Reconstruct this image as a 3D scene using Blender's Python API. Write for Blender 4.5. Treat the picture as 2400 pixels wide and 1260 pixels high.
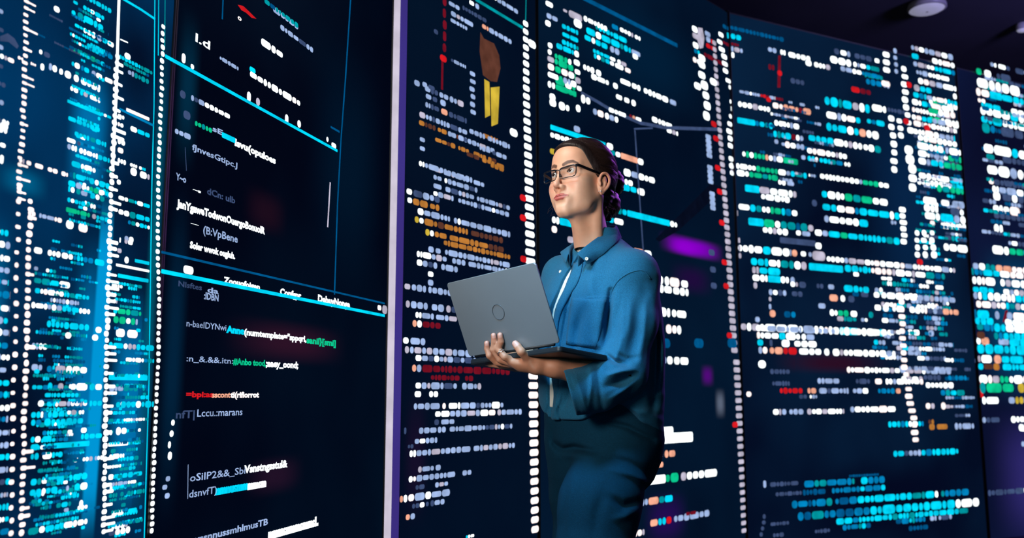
import bpy, bmesh, math, random
import numpy as np
from mathutils import Vector, Matrix

for _o in list(bpy.data.objects):
    bpy.data.objects.remove(_o, do_unlink=True)
SC = bpy.context.scene
COL = SC.collection

# ------------------------------------------------------------------ camera
F_PX = 2100.0
TILT = math.atan2(924 - 630, F_PX)
CAM_H = 0.97
cam_data = bpy.data.cameras.new('camera')
cam_data.sensor_width = 36.0
cam_data.lens = 36.0 * F_PX / 2400.0
cam_data.clip_end = 80
cam_data.dof.use_dof = True
cam_data.dof.focus_distance = 2.32
cam_data.dof.aperture_fstop = 3.6
cam = bpy.data.objects.new('camera', cam_data)
COL.objects.link(cam)
cam.location = (0, 0, CAM_H)
cam.rotation_euler = (math.pi / 2 + TILT, 0, 0)
SC.camera = cam
SC.view_settings.view_transform = 'Standard'
SC.view_settings.look = 'None'
SC.view_settings.gamma = 1
SC.view_settings.exposure = 0.0
try: SC.view_settings.use_curve_mapping = False
except Exception: pass

# ------------------------------------------------------------------ world and added area lights
world = bpy.data.worlds.new('world'); SC.world = world
world.use_nodes = True
world.node_tree.nodes['Background'].inputs[0].default_value = (0.004, 0.012, 0.03, 1)
world.node_tree.nodes['Background'].inputs[1].default_value = 0.6

def area(name, loc, target, size, power, color, size_y=None, spread=180):
    d = bpy.data.lights.new(name, 'AREA')
    d.energy = power; d.color = color; d.size = size
    if size_y: d.shape = 'RECTANGLE'; d.size_y = size_y
    d.spread = math.radians(spread)
    o = bpy.data.objects.new(name, d); COL.objects.link(o)
    o.location = loc
    o.rotation_euler = (Vector(target) - Vector(loc)).to_track_quat('-Z', 'Y').to_euler()
    return o
KEY = area('added_key_light', (-0.50, 2.10, 2.30), (0.14, 2.4, 1.5), 0.5, 11, (1.0, 0.92, 0.83))  # unseen light added to model her face from the left
KEY2 = area('added_front_light', (-0.80, 0.80, 1.50), (0.14, 2.4, 1.42), 0.35, 4.2, (1.0, 0.92, 0.80), spread=70)  # second unseen light, added low on the left to brighten the neck
FILL = area('added_blue_light', (-0.38, 1.45, 2.40), (0.12, 2.2, 1.18), 0.25, 1.3, (0.16, 0.66, 1.0), spread=30)  # unseen blue light added for the chest and the laptop lid
LOW = area('added_teal_fill', (0.5, -0.9, 1.2), (0.3, 2.4, 0.8), 1.4, 3.0, (0.20, 0.70, 1.0))  # dim fill added behind the camera to lift her lower body
RIM = area('added_violet_rim', (1.3, 3.6, 2.2), (0.28, 2.45, 1.35), 0.3, 1.5, (0.55, 0.12, 1.0), 0.6, spread=50)  # unseen light added behind her for the violet rim
GLOW = area('added_ceiling_wash', (4.4, 3.9, 3.3), (4.6, 7.0, 3.9), 0.6, 95, (0.36, 0.30, 0.80))  # unseen light added to brighten the ceiling at the upper right

# ------------------------------------------------------------------ helpers
_fw = np.array([0, math.cos(TILT), math.sin(TILT)])
_up = np.array([0, -math.sin(TILT), math.cos(TILT)])
_rt = np.array([1.0, 0, 0])
CAMP = np.array([0, 0, CAM_H])
def ray(px, py):
    return _fw * F_PX + _rt * (px - 1200.0) + _up * (630.0 - py)
def at(px, py, Y):
    """world point seen at photo pixel (px,py) on the vertical plane y = Y"""
    d = ray(px, py)
    return CAMP + d * (Y / d[1])
def topx(p):
    v = np.asarray(p, float) - CAMP
    z = v @ _fw
    return 1200 + F_PX * (v @ _rt) / z, 630 - F_PX * (v @ _up) / z

def nm(o, label=None, cat=None, group=None, kind=None):
    if label: o['label'] = label
    if cat: o['category'] = cat
    if group: o['group'] = group
    if kind: o['kind'] = kind
    return o
def empty(name, loc, **k):
    o = bpy.data.objects.new(name, None); COL.objects.link(o)
    o.location = loc; o.empty_display_size = 0.1
    return nm(o, **k)
def mesh_obj(name, V, Fc, mats=None, parent=None, smooth=False, fmat=None, colors=None, **k):
    """V are world coordinates; a parent empty only holds the mesh"""
    me = bpy.data.meshes.new(name)
    V = np.asarray(V, float)
    if parent is not None:
        pl = np.array(parent_world(parent))
        V = V - pl
    if isinstance(Fc, np.ndarray) and Fc.ndim == 2:
        nf, q = Fc.shape
        me.vertices.add(len(V)); me.vertices.foreach_set('co', V.astype(np.float32).ravel())
        me.loops.add(nf * q); me.loops.foreach_set('vertex_index', Fc.astype(np.int32).ravel())
        me.polygons.add(nf); me.polygons.foreach_set('loop_start', np.arange(0, nf * q, q, dtype=np.int32))
        me.update(calc_edges=True); me.validate()
    else:
        me.from_pydata([tuple(v) for v in V], [], [tuple(int(i) for i in f) for f in Fc]); me.update()
    if mats is not None:
        for m in (mats if isinstance(mats, (list, tuple)) else [mats]): me.materials.append(m)
    if fmat is not None:
        me.polygons.foreach_set('material_index', np.asarray(fmat, np.int32))
    if smooth:
        me.polygons.foreach_set('use_smooth', np.ones(len(me.polygons), bool))
    if colors is not None:
        ca = me.color_attributes.new('tint', 'FLOAT_COLOR', 'POINT')
        c4 = np.ones((len(V), 4), np.float32); c4[:, :3] = colors
        ca.data.foreach_set('color', c4.ravel())
    o = bpy.data.objects.new(name, me); COL.objects.link(o)
    if parent is not None: o.parent = parent
    return nm(o, **k)
def parent_world(p):
    v = np.zeros(3)
    while p is not None:
        v = v + np.array(p.location); p = p.parent
    return v

def mat(name, color, rough=0.6, metal=0.0, spec=0.5, bump=0.0, bscale=200.0, emit=None, estr=0.0,
        vary=0.0, vscale=8.0, sheen=0.0, stretch=None, attr=None, sss=0.0, alpha=None, coat=0.0):
    m = bpy.data.materials.new(name); m.use_nodes = True
    nt = m.node_tree; N = nt.nodes; Lk = nt.links
    b = N['Principled BSDF']
    b.inputs['Base Color'].default_value = (*color, 1)
    b.inputs['Roughness'].default_value = rough
    b.inputs['Metallic'].default_value = metal
    b.inputs['Specular IOR Level'].default_value = spec
    if sheen: b.inputs['Sheen Weight'].default_value = sheen; b.inputs['Sheen Roughness'].default_value = 0.45
    if coat: b.inputs['Coat Weight'].default_value = coat
    if sss:
        b.inputs['Subsurface Weight'].default_value = sss
        b.inputs['Subsurface Radius'].default_value = (1.0, 0.35, 0.2)
        b.inputs['Subsurface Scale'].default_value = 0.006
    if emit: b.inputs['Emission Color'].default_value = (*emit, 1); b.inputs['Emission Strength'].default_value = estr
    tc = N.new('ShaderNodeTexCoord'); mp = N.new('ShaderNodeMapping')
    Lk.new(tc.outputs['Object'], mp.inputs['Vector'])
    if stretch: mp.inputs['Scale'].default_value = stretch
    src = None
    if attr:
        a = N.new('ShaderNodeAttribute'); a.attribute_name = attr; src = a.outputs['Color']
        Lk.new(src, b.inputs['Base Color'])
    nz = N.new('ShaderNodeTexNoise'); nz.inputs['Scale'].default_value = vscale; nz.inputs['Detail'].default_value = 5
    Lk.new(mp.outputs['Vector'], nz.inputs['Vector'])
    if vary:
        mx = N.new('ShaderNodeMix'); mx.data_type = 'RGBA'; mx.blend_type = 'MULTIPLY'
        mx.inputs['Factor'].default_value = 1.0
        cr = N.new('ShaderNodeMapRange')
        cr.inputs['From Min'].default_value = 0.3; cr.inputs['From Max'].default_value = 0.7
        cr.inputs['To Min'].default_value = 1 - vary; cr.inputs['To Max'].default_value = 1 + vary
        Lk.new(nz.outputs['Fac'], cr.inputs['Value'])
        if src: Lk.new(src, mx.inputs[6])
        else: mx.inputs[6].default_value = (*color, 1)
        Lk.new(cr.outputs['Result'], mx.inputs[7])
        Lk.new(mx.outputs[2], b.inputs['Base Color'])
    if bump:
        n2 = N.new('ShaderNodeTexNoise'); n2.inputs['Scale'].default_value = bscale; n2.inputs['Detail'].default_value = 3
        Lk.new(mp.outputs['Vector'], n2.inputs['Vector'])
        bp = N.new('ShaderNodeBump'); bp.inputs['Strength'].default_value = bump; bp.inputs['Distance'].default_value = 0.002
        Lk.new(n2.outputs['Fac'], bp.inputs['Height']); Lk.new(bp.outputs['Normal'], b.inputs['Normal'])
    return m
def emat(name, color, strength, vary=0.25, vscale=14.0):
    """a lit part of a screen picture: emission with a little uneven brightness"""
    m = bpy.data.materials.new(name); m.use_nodes = True
    nt = m.node_tree; N = nt.nodes; Lk = nt.links
    N.remove(N['Principled BSDF'])
    e = N.new('ShaderNodeEmission'); e.inputs['Color'].default_value = (*color, 1)
    tc = N.new('ShaderNodeTexCoord'); nz = N.new('ShaderNodeTexNoise'); nz.inputs['Scale'].default_value = vscale
    mr = N.new('ShaderNodeMapRange'); mr.inputs['From Min'].default_value = .3; mr.inputs['From Max'].default_value = .7
    mr.inputs['To Min'].default_value = strength * (1 - vary); mr.inputs['To Max'].default_value = strength * (1 + vary)
    Lk.new(tc.outputs['Object'], nz.inputs['Vector']); Lk.new(nz.outputs['Fac'], mr.inputs['Value'])
    Lk.new(mr.outputs['Result'], e.inputs['Strength'])
    Lk.new(e.outputs[0], N['Material Output'].inputs['Surface'])
    return m

def box_geo(c, s, ax=None):
    """box from centre, full sizes and optional 3 axis rows"""
    c = np.asarray(c, float); s = np.asarray(s, float) / 2
    ax = np.eye(3) if ax is None else np.asarray(ax, float)
    V = []
    for i in (-1, 1):
        for j in (-1, 1):
            for k in (-1, 1):
                V.append(c + ax[0] * i * s[0] + ax[1] * j * s[1] + ax[2] * k * s[2])
    Fc = [(0, 1, 3, 2), (4, 6, 7, 5), (0, 4, 5, 1), (2, 3, 7, 6), (0, 2, 6, 4), (1, 5, 7, 3)]
    return V, Fc
def tube_geo(pts, r, n=8, cap=True):
    pts = [np.asarray(p, float) for p in pts]
    rr = r if hasattr(r, '__len__') else [r] * len(pts)
    V = []; Fc = []
    prev = None
    for i, p in enumerate(pts):
        t = pts[min(i + 1, len(pts) - 1)] - pts[max(i - 1, 0)]
        t = t / (np.linalg.norm(t) + 1e-12)
        if prev is None:
            a = np.cross(t, [0, 0, 1.0])
            if np.linalg.norm(a) < 0.1: a = np.cross(t, [1.0, 0, 0])
        else:
            a = prev - t * (prev @ t)
        a = a / np.linalg.norm(a); prev = a
        b = np.cross(t, a)
        for k in range(n):
            q = 2 * math.pi * k / n
            V.append(p + (a * math.cos(q) + b * math.sin(q)) * rr[i])
    for i in range(len(pts) - 1):
        for k in range(n):
            k2 = (k + 1) % n
            Fc.append((i * n + k, i * n + k2, (i + 1) * n + k2, (i + 1) * n + k))
    if cap:
        Fc.append(tuple(range(n - 1, -1, -1))); Fc.append(tuple((len(pts) - 1) * n + k for k in range(n)))
    return V, Fc
class Geo:
    def __init__(s): s.V = []; s.F = []; s.M = []
    def add(s, g, m=0):
        o = len(s.V); s.V += list(g[0]); s.F += [tuple(i + o for i in f) for f in g[1]]; s.M += [m] * len(g[1]); return s
    def obj(s, name, mats, parent=None, smooth=False, **k):
        return mesh_obj(name, s.V, s.F, mats, parent, smooth, s.M, **k)
# ------------------------------------------------------------------ the LED wall in plan
FH = math.hypot(F_PX, 294.0)
HZ = 924.0
def seg_dir(vpx):
    t = (vpx - 1200) / FH
    v = np.array([t, 1.0, 0.0]); return v / np.linalg.norm(v)
def plan_hit(P0, d, px):
    # plan intersection of the line P0 + s d with the sight line through pixel column px at horizon height
    r = (px - 1200) / FH
    # (P0x + s dx) = r (P0y + s dy)
    s = (r * P0[1] - P0[0]) / (d[0] - r * d[1])
    return P0 + d * s
dA, dB, dC, dD = seg_dir(1827), seg_dir(2650), seg_dir(3200), seg_dir(5400)
PA = np.array([(904 - 1200) / FH * 3.0, 3.0, 0.0])
PB = plan_hit(PA, dB, 936)
PC = plan_hit(PB, dB, 1261)
PD = plan_hit(PC, dC, 1738)
Z0, Z1 = 0.04, 3.2
class Screen:
    def __init__(s, name, P, d, xa, xb, base, label, top=Z1, tint2=None, vs=1.0):
        s.d = d; s.n = np.array([d[1], -d[0], 0.0])        # normal towards the camera side
        s.a = plan_hit(P, d, xa); s.b = plan_hit(P, d, xb)
        s.P = s.a.copy(); L = np.linalg.norm(s.b - s.a); s.L = L; s.e0 = 0.0; s.e1 = L
        mid = (s.a + s.b) / 2
        s.e = empty(name, (mid[0], mid[1], Z0), label=label, cat='led screen', group='screens of the curved code wall')
        ax = np.array([d, s.n, [0, 0, 1]])
        zc = (Z0 + top) / 2; H = top - Z0
        c = mid - s.n * 0.065; c[2] = zc
        Geo().add(box_geo(c, (L - 0.004, 0.11, H), ax)).obj('cabinet', M_CAB, s.e)
        c = mid - s.n * 0.005; c[2] = zc
        Geo().add(box_geo(c, (L - 0.012, 0.012, H - 0.03), ax)).obj('display', screen_mat(name + '_picture', base, tint2 or base, vs), s.e)
        for sg in (-1, 1):
            c = mid + s.d * sg * (L / 2 - 0.003) - s.n * 0.004; c[2] = zc
            Geo().add(box_geo(c, (0.004, 0.018, H), ax)).obj('bezel', M_CAB, s.e)
        s.count = 4; s.extra = Geo(); s.extra_n = 0
    def hit(s, px, py, off=0.0):
        r = ray(px, py); P = s.P + s.n * off
        t = ((P - CAMP) @ s.n) / (r @ s.n)
        return CAMP + r * t
    def a_at(s, p): return p + s.d * (s.e0 + .005 - (p - s.a) @ s.d)
    def b_at(s, p): return p + s.d * (s.e1 - .005 - (p - s.a) @ s.d)
    def depth(s, p): return (p - CAMP) @ _fw
    def along(s, p, px, d=None):
        d = s.d if d is None else d
        v = p - CAMP; k = (px - 1200.0) / F_PX
        den = (d @ _rt) - k * (d @ _fw)
        t = (k * (v @ _fw) - v @ _rt) / den
        return p + d * t
    def emit(s, name, g, label=None, kind=None):
        if not g.F: return
        if s.count < 97:
            o = g.obj(name, SMATS, s.e); s.count += 1
            if label: o['label'] = label
            if kind: o['kind'] = kind
        else:
            b = len(s.extra.V); s.extra.V += g.V
            s.extra.F += [tuple(i + b for i in f) for f in g.F]; s.extra.M += g.M; s.extra_n += 1
    def finish(s):
        if s.extra.F: s.extra.obj('code_text', SMATS, s.e, kind='stuff')

CK = 'WPCBGRrOowdNYTVKgE'
def srgb(r, g, b):
    f = lambda c: ((c / 255 + 0.055) / 1.055) ** 2.4 if c > 10 else c / 255 / 12.92
    return (f(r), f(g), f(b))
CDEF = {'W': ((0.90, 0.98, 1.0), 1.75), 'P': ((1.0, .86, .84), 1.45), 'C': (srgb(0, 205, 238), 1.15), 'B': (srgb(0, 128, 186), 1.0),
        'G': (srgb(10, 196, 140), 1.0), 'R': (srgb(214, 26, 34), 1.0), 'r': (srgb(116, 16, 34), 1.0), 'O': (srgb(186, 120, 52), 1.0),
        'o': (srgb(98, 58, 46), 0.9), 'w': (srgb(158, 182, 226), 1.0), 'd': (srgb(64, 82, 122), 0.9), 'N': (srgb(240, 168, 140), 1.1),
        'Y': (srgb(206, 176, 58), 1.0), 'T': (srgb(0, 150, 160), 1.0), 'V': (srgb(74, 66, 156), 1.0), 'K': (srgb(6, 12, 30), 1.0),
        'g': (srgb(190, 184, 204), 1.0), 'E': (srgb(0, 84, 136), 1.0)}
CNAME = dict(W='white', P='pinkish white', C='bright cyan', B='blue', G='green', R='red', r='dark red', O='orange', o='brown', w='pale blue',
             d='dim grey blue', N='salmon', Y='yellow', T='teal', V='violet', K='black', g='light grey', E='dim blue')
SMATS = [emat('screen_' + CNAME[k].replace(' ', '_'), CDEF[k][0], CDEF[k][1], 0.22, 18) for k in CK]
M_CAB = mat('screen_cabinet', (0.006, 0.008, 0.014), 0.5, bump=0.05, vary=.1)
def screen_mat(name, c1, c2, vs):
    m = bpy.data.materials.new(name); m.use_nodes = True
    nt = m.node_tree; N = nt.nodes; Lk = nt.links
    b = N['Principled BSDF']
    b.inputs['Base Color'].default_value = (0.001, 0.001, 0.002, 1); b.inputs['Roughness'].default_value = 0.7
    b.inputs['Specular IOR Level'].default_value = 0.0
    tc = N.new('ShaderNodeTexCoord'); nz = N.new('ShaderNodeTexNoise'); nz.inputs['Scale'].default_value = vs; nz.inputs['Detail'].default_value = 3
    cr = N.new('ShaderNodeValToRGB')
    cr.color_ramp.elements[0].position = 0.36; cr.color_ramp.elements[0].color = (*c1, 1)
    cr.color_ramp.elements[1].position = 0.66; cr.color_ramp.elements[1].color = (*c2, 1)
    Lk.new(tc.outputs['Object'], nz.inputs['Vector']); Lk.new(nz.outputs['Fac'], cr.inputs['Fac'])
    Lk.new(cr.outputs['Color'], b.inputs['Emission Color']); b.inputs['Emission Strength'].default_value = 1.0
    return m
def soft_mat(name, color, strength, power=1.0):
    """lit smudge of the screen picture, fading out at its own edges"""
    m = bpy.data.materials.new(name); m.use_nodes = True
    nt = m.node_tree; N = nt.nodes; Lk = nt.links
    N.remove(N['Principled BSDF'])
    uv = N.new('ShaderNodeTexCoord'); sp = N.new('ShaderNodeSeparateXYZ'); Lk.new(uv.outputs['UV'], sp.inputs[0])
    prods = []
    for ax in (0, 1):
        a = N.new('ShaderNodeMath'); a.operation = 'SUBTRACT'; a.inputs[1].default_value = 0.5; Lk.new(sp.outputs[ax], a.inputs[0])
        b = N.new('ShaderNodeMath'); b.operation = 'ABSOLUTE'; Lk.new(a.outputs[0], b.inputs[0])
        c = N.new('ShaderNodeMapRange'); c.interpolation_type = 'SMOOTHSTEP'
        c.inputs['From Min'].default_value = 0.5; c.inputs['From Max'].default_value = 0.5 - 0.46 * power
        Lk.new(b.outputs[0], c.inputs['Value']); prods.append(c)
    f = N.new('ShaderNodeMath'); f.operation = 'MULTIPLY'; Lk.new(prods[0].outputs[0], f.inputs[0]); Lk.new(prods[1].outputs[0], f.inputs[1])
    e = N.new('ShaderNodeEmission'); e.inputs['Color'].default_value = (*color, 1); e.inputs['Strength'].default_value = strength
    t = N.new('ShaderNodeBsdfTransparent'); mx = N.new('ShaderNodeMixShader')
    Lk.new(f.outputs[0], mx.inputs[0]); Lk.new(t.outputs[0], mx.inputs[1]); Lk.new(e.outputs[0], mx.inputs[2])
    Lk.new(mx.outputs[0], N['Material Output'].inputs['Surface'])
    return m
UPV = np.array([0, 0, 1.0])
def stadium(p, q, u, v, h, round_=0.5):
    """rounded bar polygon from p to q along u with height h"""
    L = np.linalg.norm(q - p); r = min(h * round_, L / 2)
    hh = h / 2
    V = []
    n = 4
    for cx, cy, a0 in ((L - r, hh - r, 0), (r, hh - r, 90), (r, -hh + r, 180), (L - r, -hh + r, 270)):
        for k in range(n):
            a = math.radians(a0 + 90 * k / (n - 1))
            V.append(p + u * (cx + r * math.cos(a)) + v * (cy + r * math.sin(a)))
    return V, [tuple(range(len(V)))]
rng = random.Random(7)
MIX = {'W': 'WwPg', 'w': 'wdgW', 'C': 'WCBT', 'G': 'TWG', 'B': 'ECT', 'O': 'Oo', 'T': 'CTE', 'P': 'NWg', 'R': 'rRN'}
def run(g, s, p, x0, x1, h, col, chunk=True, hscale=1.0):
    """bars of one colour along the wall from pixel column x0 to x1 starting on the baseline through p"""
    m = CK.index(col); x = x0
    pa = s.along(p, x0)
    H = h
    dep0 = s.depth(p)
    while x < x1 - 0.5:
        w = (x1 - x) if not chunk else min(x1 - x, h * dep0 / s.depth(pa) * rng.choice((0.6, 0.75, 0.9, 1.1, 1.5)))
        if x1 - (x + w) < h * 0.4: w = x1 - x
        gap = 0 if not chunk else h * 0.09
        pb = s.along(p, x + w - gap)
        wh = H / F_PX * dep0
        k = 1.0 if not chunk else rng.uniform(0.80, 1.12)
        m = CK.index(col)
        if chunk and w < h * 2 and rng.random() < .26 and col in MIX: m = CK.index(rng.choice(MIX[col]))
        ta, tb = (pa - s.a) @ s.d, (pb - s.a) @ s.d
        if ta > s.e0 + .004 and tb < s.e1 - .004: g.add(stadium(pa, pb, s.d, UPV, wh * k * hscale, 0.42 if chunk else 0.25), m)
        elif ta < s.e0 + .004 and tb > s.e0 + .02: g.add(stadium(s.a_at(pa), pb, s.d, UPV, wh * k * hscale, 0.42 if chunk else 0.25), m)
        elif tb > s.e1 - .004 and ta < s.e1 - .02: g.add(stadium(pa, s.b_at(pa), s.d, UPV, wh * k * hscale, 0.42 if chunk else 0.25), m)
        x += w; pa = s.along(p, x)
def line(s, x0, y0, h, spec, name='code_line'):
    g = Geo(); p = s.hit(x0, y0, 0.005 + rng.random() * 0.002); x = x0
    cols = []
    for tok in spec.split():
        solid = tok[0] == '='
        if solid: tok = tok[1:]
        c, xe = tok[0], float(tok[1:])
        if c != '_': run(g, s, p, x, xe, h, c, not solid); cols.append(c)
        x = xe
    u = sorted(set(cols), key=cols.index)
    lab = None
    if u and u != ['W']: lab = ' and '.join(CNAME[c] for c in u[:2]) + ' line of code'
    if name != 'code_line': lab = None
    s.emit(name, g, lab)
def lines(s, txt, other=None, lim=1745):
    for ln in txt.strip().split('\n'):
        ln = ln.strip()
        if not ln: continue
        x, y, h, spec = ln.split(' ', 3)
        line(s, float(x), float(y), float(h), spec)
        if other and float(x) < lim:
            t2 = []
            for t in spec.split():
                t2.append(t)
                if float(t.lstrip('=')[1:]) > lim: break
            line(other, float(x), float(y), float(h), ' '.join(t2))
def beads(s, pts, w, h, step, col, name='line_number_column', jit=0.0, w2=None, h2=None, step2=None, teeth=0.0, label=None):
    """column of lit marks down a path of pixel points"""
    g = Geo(); m = CK.index(col)
    pts = sorted(pts, key=lambda q: q[1])
    y = pts[0][1]; ya, yb = pts[0][1], pts[-1][1]
    while y <= yb:
        t = (y - ya) / max(1, yb - ya)
        ww = w + ((w2 or w) - w) * t; hh = h + ((h2 or h) - h) * t; st = step + ((step2 or step) - step) * t
        for i in range(len(pts) - 1):
            if pts[i][1] <= y <= pts[i + 1][1]:
                k = (y - pts[i][1]) / max(1e-6, pts[i + 1][1] - pts[i][1]); x = pts[i][0] + (pts[i + 1][0] - pts[i][0]) * k; break
        x += rng.uniform(-1, 1) * jit * ww * .3
        hh2 = hh * .86 * rng.uniform(1 - jit * .5, 1 + jit * .3); ww2 = ww * rng.uniform(1 - jit * .4, 1 + jit * .4)
        p = s.hit(x - ww2 / 2, y, 0.008)
        q = s.along(p, x + ww2 / 2)
        ta, tb = (p - s.a) @ s.d, (q - s.a) @ s.d
        if ta < s.e0 + .004: p = s.a_at(p); ta = s.e0 + .005
        if tb > s.e1 - .004: q = s.b_at(q); tb = s.e1 - .005
        if tb - ta > .004: g.add(stadium(p, q, s.d, UPV, hh2 / F_PX * s.depth(p), 0.45), m)
        if teeth and rng.random() < teeth:
            q = s.along(p, x + ww2 / 2 + rng.uniform(8, 22)); g.add(stadium(p, q, s.d, UPV, hh2 * .6 / F_PX * s.depth(p), .4), m)
        y += st
    s.emit(name, g, label)
def dots(s, pts, r, col, name='marker_dot', label=None):
    for (x, y) in pts:
        g = Geo(); p = s.hit(x - r, y, 0.009); q = s.along(p, x + r)
        g.add(stadium(p, q, s.d, UPV, 2 * r / F_PX * s.depth(p), 0.5), CK.index(col)); s.emit(name, g, label or CNAME[col] + ' dot')
def poly(s, pts, w, col, name='divider_line', label=None, off=0.006):
    """continuous stroke through pixel points"""
    g = Geo(); m = CK.index(col)
    P = [s.hit(x, y, off) for x, y in pts]
    for a, b in zip(P[:-1], P[1:]):
        t = (b - a) / np.linalg.norm(b - a); nn = np.cross(s.n, t)
        da, db = w / F_PX * s.depth(a) / 2, w / F_PX * s.depth(b) / 2
        g.add(([a - nn * da, b - nn * db, b + nn * db, a + nn * da], [(0, 1, 2, 3)]), m)
    s.emit(name, g, label)
def shape(s, pts, col, name, label=None, off=0.0045):
    g = Geo(); P = [s.hit(x, y, off) for x, y in pts]
    g.add((P, [tuple(range(len(P)))]), CK.index(col)); s.emit(name, g, label)
_soft = {}
def soft(s, x0, y0, x1, y1, color, strength=1.0, power=1.0, off=0.0028, name='glow', label=None):
    key = (color, strength, power)
    if key not in _soft: _soft[key] = soft_mat('screen_glow', color, strength, power)
    ym = (y0 + y1) / 2; xm = (x0 + x1) / 2
    a = s.hit(x0, ym, off); b = s.along(a, x1)
    if (a - s.a) @ s.d < .005: a = a + s.d * (.005 - (a - s.a) @ s.d)
    if (b - s.a) @ s.d > s.L - .005: b = b + s.d * (s.L - .005 - (b - s.a) @ s.d)
    top = s.hit(xm, y0, off)[2]; bot = s.hit(xm, y1, off)[2]
    V = [np.array([a[0], a[1], bot]), np.array([b[0], b[1], bot]), np.array([b[0], b[1], top]), np.array([a[0], a[1], top])]
    o = mesh_obj(name, V, [(0, 1, 2, 3)], _soft[key], s.e)
    uv = o.data.uv_layers.new(name='UVMap')
    for i, c in enumerate(((0, 0), (1, 0), (1, 1), (0, 1))): uv.data[i].uv = c
    s.count += 1
    if label: o['label'] = label
def fill(s, x0, x1, y0, y1, step, h, pal, seed, gap=0.12, ragged=0.4, start=0.15, mixlen=(18, 60)):
    """rows of code between two pixel columns"""
    R = random.Random(seed); y = y0
    while y < y1:
        a = x0 + (x1 - x0) * R.random() * start; e = x1 - (x1 - x0) * R.random() * ragged
        x = a; sp = []
        while x < e:
            nx = min(e, x + R.uniform(*mixlen)); sp.append(('_' if R.random() < gap else R.choice(pal)) + '%.1f' % nx); x = nx
        line(s, a, y + R.uniform(-1.5, 1.5), h * R.uniform(.85, 1.1), ' '.join(sp)); y += step
def text(s, x0, y0, h, x1, string, col, bold=0.0, slant=0.0):
    """lettering on the screen between two pixel columns; y0 = baseline at x0"""
    cu = bpy.data.curves.new('t', 'FONT'); cu.body = string; cu.size = 1.0; cu.offset = bold; cu.resolution_u = 2
    ob = bpy.data.objects.new('t', cu); COL.objects.link(ob)
    dg = bpy.context.evaluated_depsgraph_get(); dg.update()
    me = ob.evaluated_get(dg).to_mesh()
    V = np.array([v.co[:] for v in me.vertices]); Fc = [tuple(p.vertices) for p in me.polygons]
    ob.evaluated_get(dg).to_mesh_clear(); bpy.data.objects.remove(ob, do_unlink=True); bpy.data.curves.remove(cu)
    if not len(V): return
    p = s.hit(x0, y0, 0.006); q = s.along(p, x1)
    L = np.linalg.norm(q - p); H = h / F_PX * s.depth(p) / 0.7
    xs = (V[:, 0] - V[:, 0].min()) / (np.ptp(V[:, 0]) + 1e-9) * L
    W = p + xs[:, None] * s.d + (V[:, 1] * H)[:, None] * UPV
    g = Geo(); g.add((list(W), Fc), CK.index(col))
    s.emit('code_text', g, CNAME[col] + ' lettering')

# ------------------------------------------------------------------ room shell
M_FLOOR = mat('floor_dark_gloss', (0.010, 0.014, 0.024), 0.35, bump=0.05, vary=.2)
M_WALL = mat('wall_dark_paint', (0.02, 0.028, 0.06), 0.9, bump=0.1, vary=.2)
M_CEIL = mat('ceiling_dark_paint', (0.035, 0.035, 0.07), 0.9, bump=0.1, vary=.25, vscale=1.0)
def shell(name, c, sz, m):
    return Geo().add(box_geo(c, sz)).obj(name, m, kind='structure')
shell('floor', (2.2, 3, -0.06), (10.4, 12.4, 0.12), M_FLOOR)
shell('ceiling', (2.2, 3, 3.96), (10.4, 12.4, 0.12), M_CEIL)
shell('wall_back', (2.2, 9.1, 1.95), (10.0, 0.2, 3.9), M_WALL)
shell('wall_front', (2.2, -3.1, 1.95), (10.0, 0.2, 3.9), M_WALL)
shell('wall_left', (-2.9, 3, 1.95), (0.2, 12.4, 3.9), M_WALL)
shell('wall_right', (7.3, 3, 1.95), (0.2, 12.4, 3.9), M_WALL)

LB = srgb(0, 40, 82); LB2 = srgb(2, 16, 40)
S1 = Screen('led_screen', PA, dA, -150, 361, LB2, 'crowded blue screen at the left edge of the view with white bead columns', tint2=srgb(0, 58, 104), vs=1.6)
S2 = Screen('led_screen', PA, dA, 361, 903, srgb(1, 5, 20), 'dark screen with readable white code and two cyan rules, left of the violet pillar', tint2=srgb(2, 18, 36), vs=.9)
S3 = Screen('led_screen', PB, dB, 936, 1259, srgb(2, 12, 32), 'screen with pale blue and orange code behind the laptop, right of the violet pillar', tint2=srgb(3, 20, 40))
S4 = Screen('led_screen', PC, dC, 1262, 1736, srgb(2, 14, 34), 'screen behind the woman\'s back with few cyan and white lines and a purple glow', tint2=srgb(4, 28, 52), vs=.7)
S5 = Screen('led_screen', PD, dD, 1739, 2291, srgb(3, 12, 34), 'wide screen packed with white and cyan code, right of the woman', tint2=srgb(8, 34, 62), vs=.7)
S6 = Screen('led_screen', PD, dD, 2295, 2640, srgb(8, 12, 38), 'far screen at the right edge of the view with crowded cyan blocks over violet', tint2=srgb(14, 26, 62), vs=.5)

S1.e1 += .12; S2.e0 -= .12
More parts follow.
